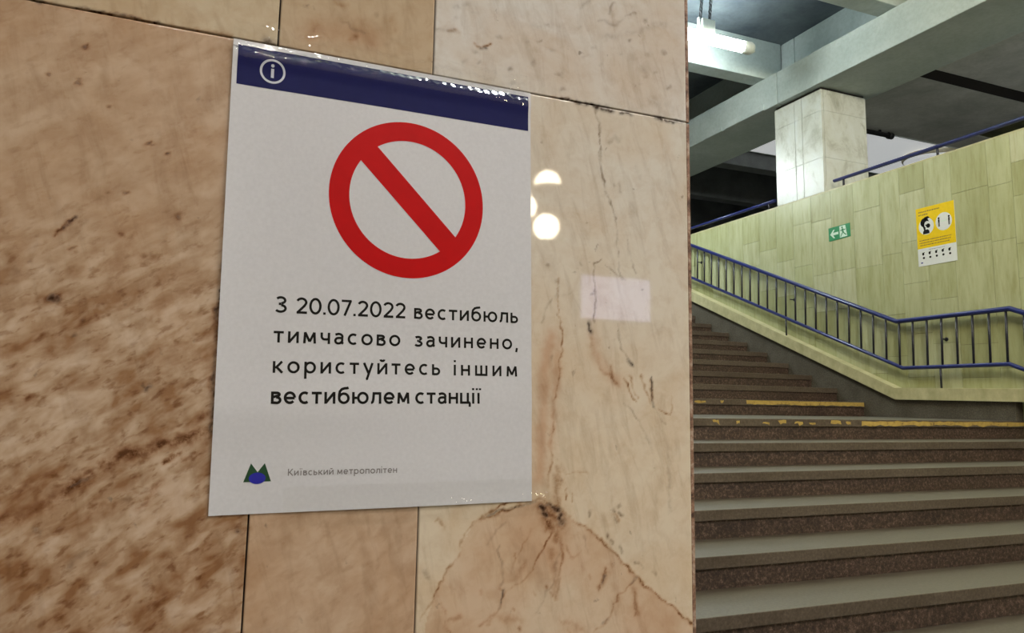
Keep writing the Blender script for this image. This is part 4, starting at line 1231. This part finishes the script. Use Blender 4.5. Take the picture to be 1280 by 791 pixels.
# handrails on the parapet, interrupted by the column
def hand(name_label, ya, yb_, posts):
    t_ = thing('parapet_handrail', name_label, 'handrail', (XG + .07, ya, PAR))
    zr = E + 2.535
    MB().tube([(XG + .07, ya, zr), (XG + .07, yb_, zr)], 0.026, 12, 0.019).build('rail', M['blue_rail'], t_)
    for p in posts:
        MB().tube([(XG + .07, p, PAR + .010), (XG + .07, p, zr)], 0.012, 8).build('post', M['dark_bar'], t_)
hand('blue handrail on the parapet to the right of the column', -2.0, 6.35, (-1.3, .8, 2.93, 5.05, 6.22))
hand('blue handrail on the parapet in the dark behind the column', 7.31, 10.2, (7.42, 9.5))

# ------------------------------------------------------------------ batten lamp under the ribs
def batten(label, x0, x1, y, z, axis='x', mat=None, group=None, top=SLABZ, rad=0.05):
    t_ = thing('batten_lamp', label, 'lamp', ((x0 + x1) / 2, y, z), group)
    m = MB()
    n = 10
    rad = rad * 1.25
    prof = [(rad * .80, 0), (rad, .012), (rad, x1 - x0 - .012), (rad * .80, x1 - x0)]
    m.lathe(prof, (x0, y, z), 'x', 20)
    m.build('diffuser', mat or M['tube_light'], t_)
    for s, xx in ((-1, x0), (1, x1)):
        m = MB()
        p = [(rad * .85, -s * .012), (rad * 1.14, 0), (rad * 1.16, s * .10), (rad * .92, s * .135)]
        m.lathe(p, (xx, y, z), 'x', 24)
        m.lathe([(.012, s * .125), (.012, s * .15)], (xx, y - .02, z - .035), 'x', 10)
        m.build('end_cap', M['white_metal'], t_)
    xm = x0 + (x1 - x0) * .55
    m = MB().box(xm - .015, xm + .155, y - .045, y + .045, z + rad * .6, z + .205, .006)
    m.box(xm - .045, xm - .030, y - .02, y + .02, z + rad * .6, z + .22, .002)
    m.build('ballast_box', M['white_metal'], t_)
    for xx in (xm - .035, xm + .09):
        m = MB(); zc = z + .20; q = 0
        while zc < top - .02:
            pts = []
            for a in range(9):
                an = 2 * math.pi * a / 8
                dx, dz = .016 * math.cos(an), .034 * math.sin(an)
                pts.append((xx + (dx if q % 2 == 0 else 0) + (top - zc) * 0.0 + (zc - z) * .10, y + (0 if q % 2 == 0 else dx), zc + .02 + dz))
            m.tube(pts, .008, 6, cap=False)
            zc += .054; q += 1
        m.build('hanging_chain', M['steel'], t_)
    return t_
batten('bright white tube lamp hanging on chains beside the pier under the concrete ribs', 4.28, 5.53, 6.60, E + 4.035)
hooded_fill = batten('bright white tube lamp under a hood farther up the stairs behind the pier', 4.3, 5.55, 8.9, E + 3.45, mat=M['stair_tube'])
m = MB().poly_prism([(8.62, E + 3.43), (8.64, E + 3.43), (8.86, E + 3.56), (8.94, E + 3.56), (9.16, E + 3.43), (9.18, E + 3.43), (8.95, E + 3.575), (8.85, E + 3.575)], 'x', 4.1, 5.75)
m.build('hood', M['white_metal'], hooded_fill)  # added with the unseen lamp, keeps its light off the ceiling bay
HB = 'tube lamps over the lower hall'
for (x0, y, w) in ((1.6, -1.4, 1.3), (3.9, -1.4, 1.3), (3.0, 2.3, 1.3), (-0.6, -4.2, 1.3)):
    batten('white tube lamp hanging over the lower hall before the pier' if y < 0 else 'yellowed tube lamp hanging over the lower stairs', x0, x0 + w, y, E + 3.9, mat=M['hall_light'] if y < 0 else M['yellow_tube'], group=HB if y < 0 else None)

UB = 'tube lamps over the upper hall'
for (x0, y) in ((8.4, 0.2), (8.4, 2.2)):
    batten('white tube lamp hanging over the near part of the upper hall', x0, x0 + 1.3, y, LEDGEZ - .62, mat=M['far_light'], group=UB, top=LEDGEZ)

# lamplit white ceiling bay of the upper hall, its brightness put in as glow
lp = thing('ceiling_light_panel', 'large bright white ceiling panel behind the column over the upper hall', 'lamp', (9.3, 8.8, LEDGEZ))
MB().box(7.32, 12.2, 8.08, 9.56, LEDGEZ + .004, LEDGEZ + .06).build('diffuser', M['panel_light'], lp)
m = MB().box(7.28, 12.24, 8.055, 8.079, LEDGEZ - .004, LEDGEZ + .07, .002).box(7.28, 12.24, 9.561, 9.580, LEDGEZ - .004, LEDGEZ + .07, .002).box(7.28, 7.319, 8.08, 9.56, LEDGEZ - .004, LEDGEZ + .07, .002).box(12.201, 12.24, 8.08, 9.56, LEDGEZ - .004, LEDGEZ + .07, .002)
m.build('frame', M['white_metal'], lp)
rl = thing('ring_lamp', 'round white lamp with beige rim under the bright ceiling panel', 'lamp', (10.86, 8.48, LEDGEZ - .08))
MB().lathe([(.20, -.01), (.41, -.02), (.425, .0), (.425, .055), (.38, .06)], (10.86, 8.48, LEDGEZ - .064), 'z', 48).build('rim', M['beige'], rl)
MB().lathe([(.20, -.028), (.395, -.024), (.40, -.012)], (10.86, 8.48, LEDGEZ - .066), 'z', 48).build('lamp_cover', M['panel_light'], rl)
tag(MB().tube([(7.6, 7.99, LEDGEZ - .055), (9.42, 7.99, LEDGEZ - .055)], .035, 10).tube([(9.36, 7.99, LEDGEZ - .055), (9.44, 7.99, LEDGEZ - .055)], .05, 10).tube([(7.7, 7.99, LEDGEZ - .05), (7.7, 7.99, LEDGEZ + .006)], .02, 8).tube([(9.2, 7.99, LEDGEZ - .05), (9.2, 7.99, LEDGEZ + .006)], .02, 8).build('conduit', M['black']), 'black conduit along the edge of the bright ceiling panel', 'pipe')
tag(MB().tube([(10.56, 9.56, LEDGEZ - .03), (10.52, 8.80, LEDGEZ - .03)], .014, 8).tube([(10.56, 9.36, LEDGEZ - .03), (10.56, 9.36, LEDGEZ + .003)], .01, 8).tube([(10.52, 8.82, LEDGEZ - .03), (10.52, 8.82, LEDGEZ + .003)], .01, 8).build('cable', M['black']), 'thin dark cable under the bright ceiling panel', 'cable')

# warm globes and a lit sign in the lower hall, seen in the polish of the marble
def globe(label, x, y, z, rad, cup, stand=False):
    t_ = thing('globe_lamp', label, 'lamp', (x, y, z), None)
    prof = [(rad * math.sin(math.pi * i / 16) + .001, -rad * math.cos(math.pi * i / 16)) for i in range(17)]
    MB().lathe(prof, (x, y, z), 'z', 28).build('globe', M['globe_light'], t_)
    if stand:
        MB().lathe([(.11, -z + .001), (.11, -z + .03), (.018, -z + .05), (.018, -rad - .05), (.026, -rad - .02), (.026, -rad + .006)], (x, y, z), 'z', 20).build('lamp_post', M['steel'], t_)
    else: MB().lathe([(.03, rad - .01), (.05, rad + .01), (.05, rad + .06), (.012, rad + .07), (.012, SLABZ - z + .001)], (x, y, z), 'z', 16).build('hanging_rod', M['steel'], t_)
    if cup:
        pr = [((rad * 1.06) * math.sin(math.pi * i / 16) + .001, -(rad * 1.06) * math.cos(math.pi * i / 16)) for i in range(8)]
        MB().lathe(pr, (x, y, z - .0), 'z', 28).build('cup', M['black'], t_)
globe('warm white globe lamp on the shorter post before the light box', 2.775 * .8817, -3.80, E + 1.515 * .8817, .099, False, True)
globe('warm white globe lamp hanging in a dark cup', 2.785, -4.5, E + 1.905, .112, True)
globe('warm white globe lamp on the taller post farther back', 2.565 * 1.135, -5.3, E + 1.67 * 1.135, .12, False, True)
sb = thing('light_box', 'pale lilac light box on the back of the lower hall', 'sign', (3.46, -4.5, E + .7))
MB().box(3.12, 3.81, -4.50, -4.46, E + .735, E + 1.115, .004).build('lit_face', M['sign_light'], sb)
MB().box(3.09, 3.84, -4.58, -4.501, E + .705, E + 1.145, .006).build('casing', M['steel'], sb)
MB().tube([(3.46, -4.54, .001), (3.46, -4.54, E + .71)], .03, 10).build('post', M['steel'], sb)
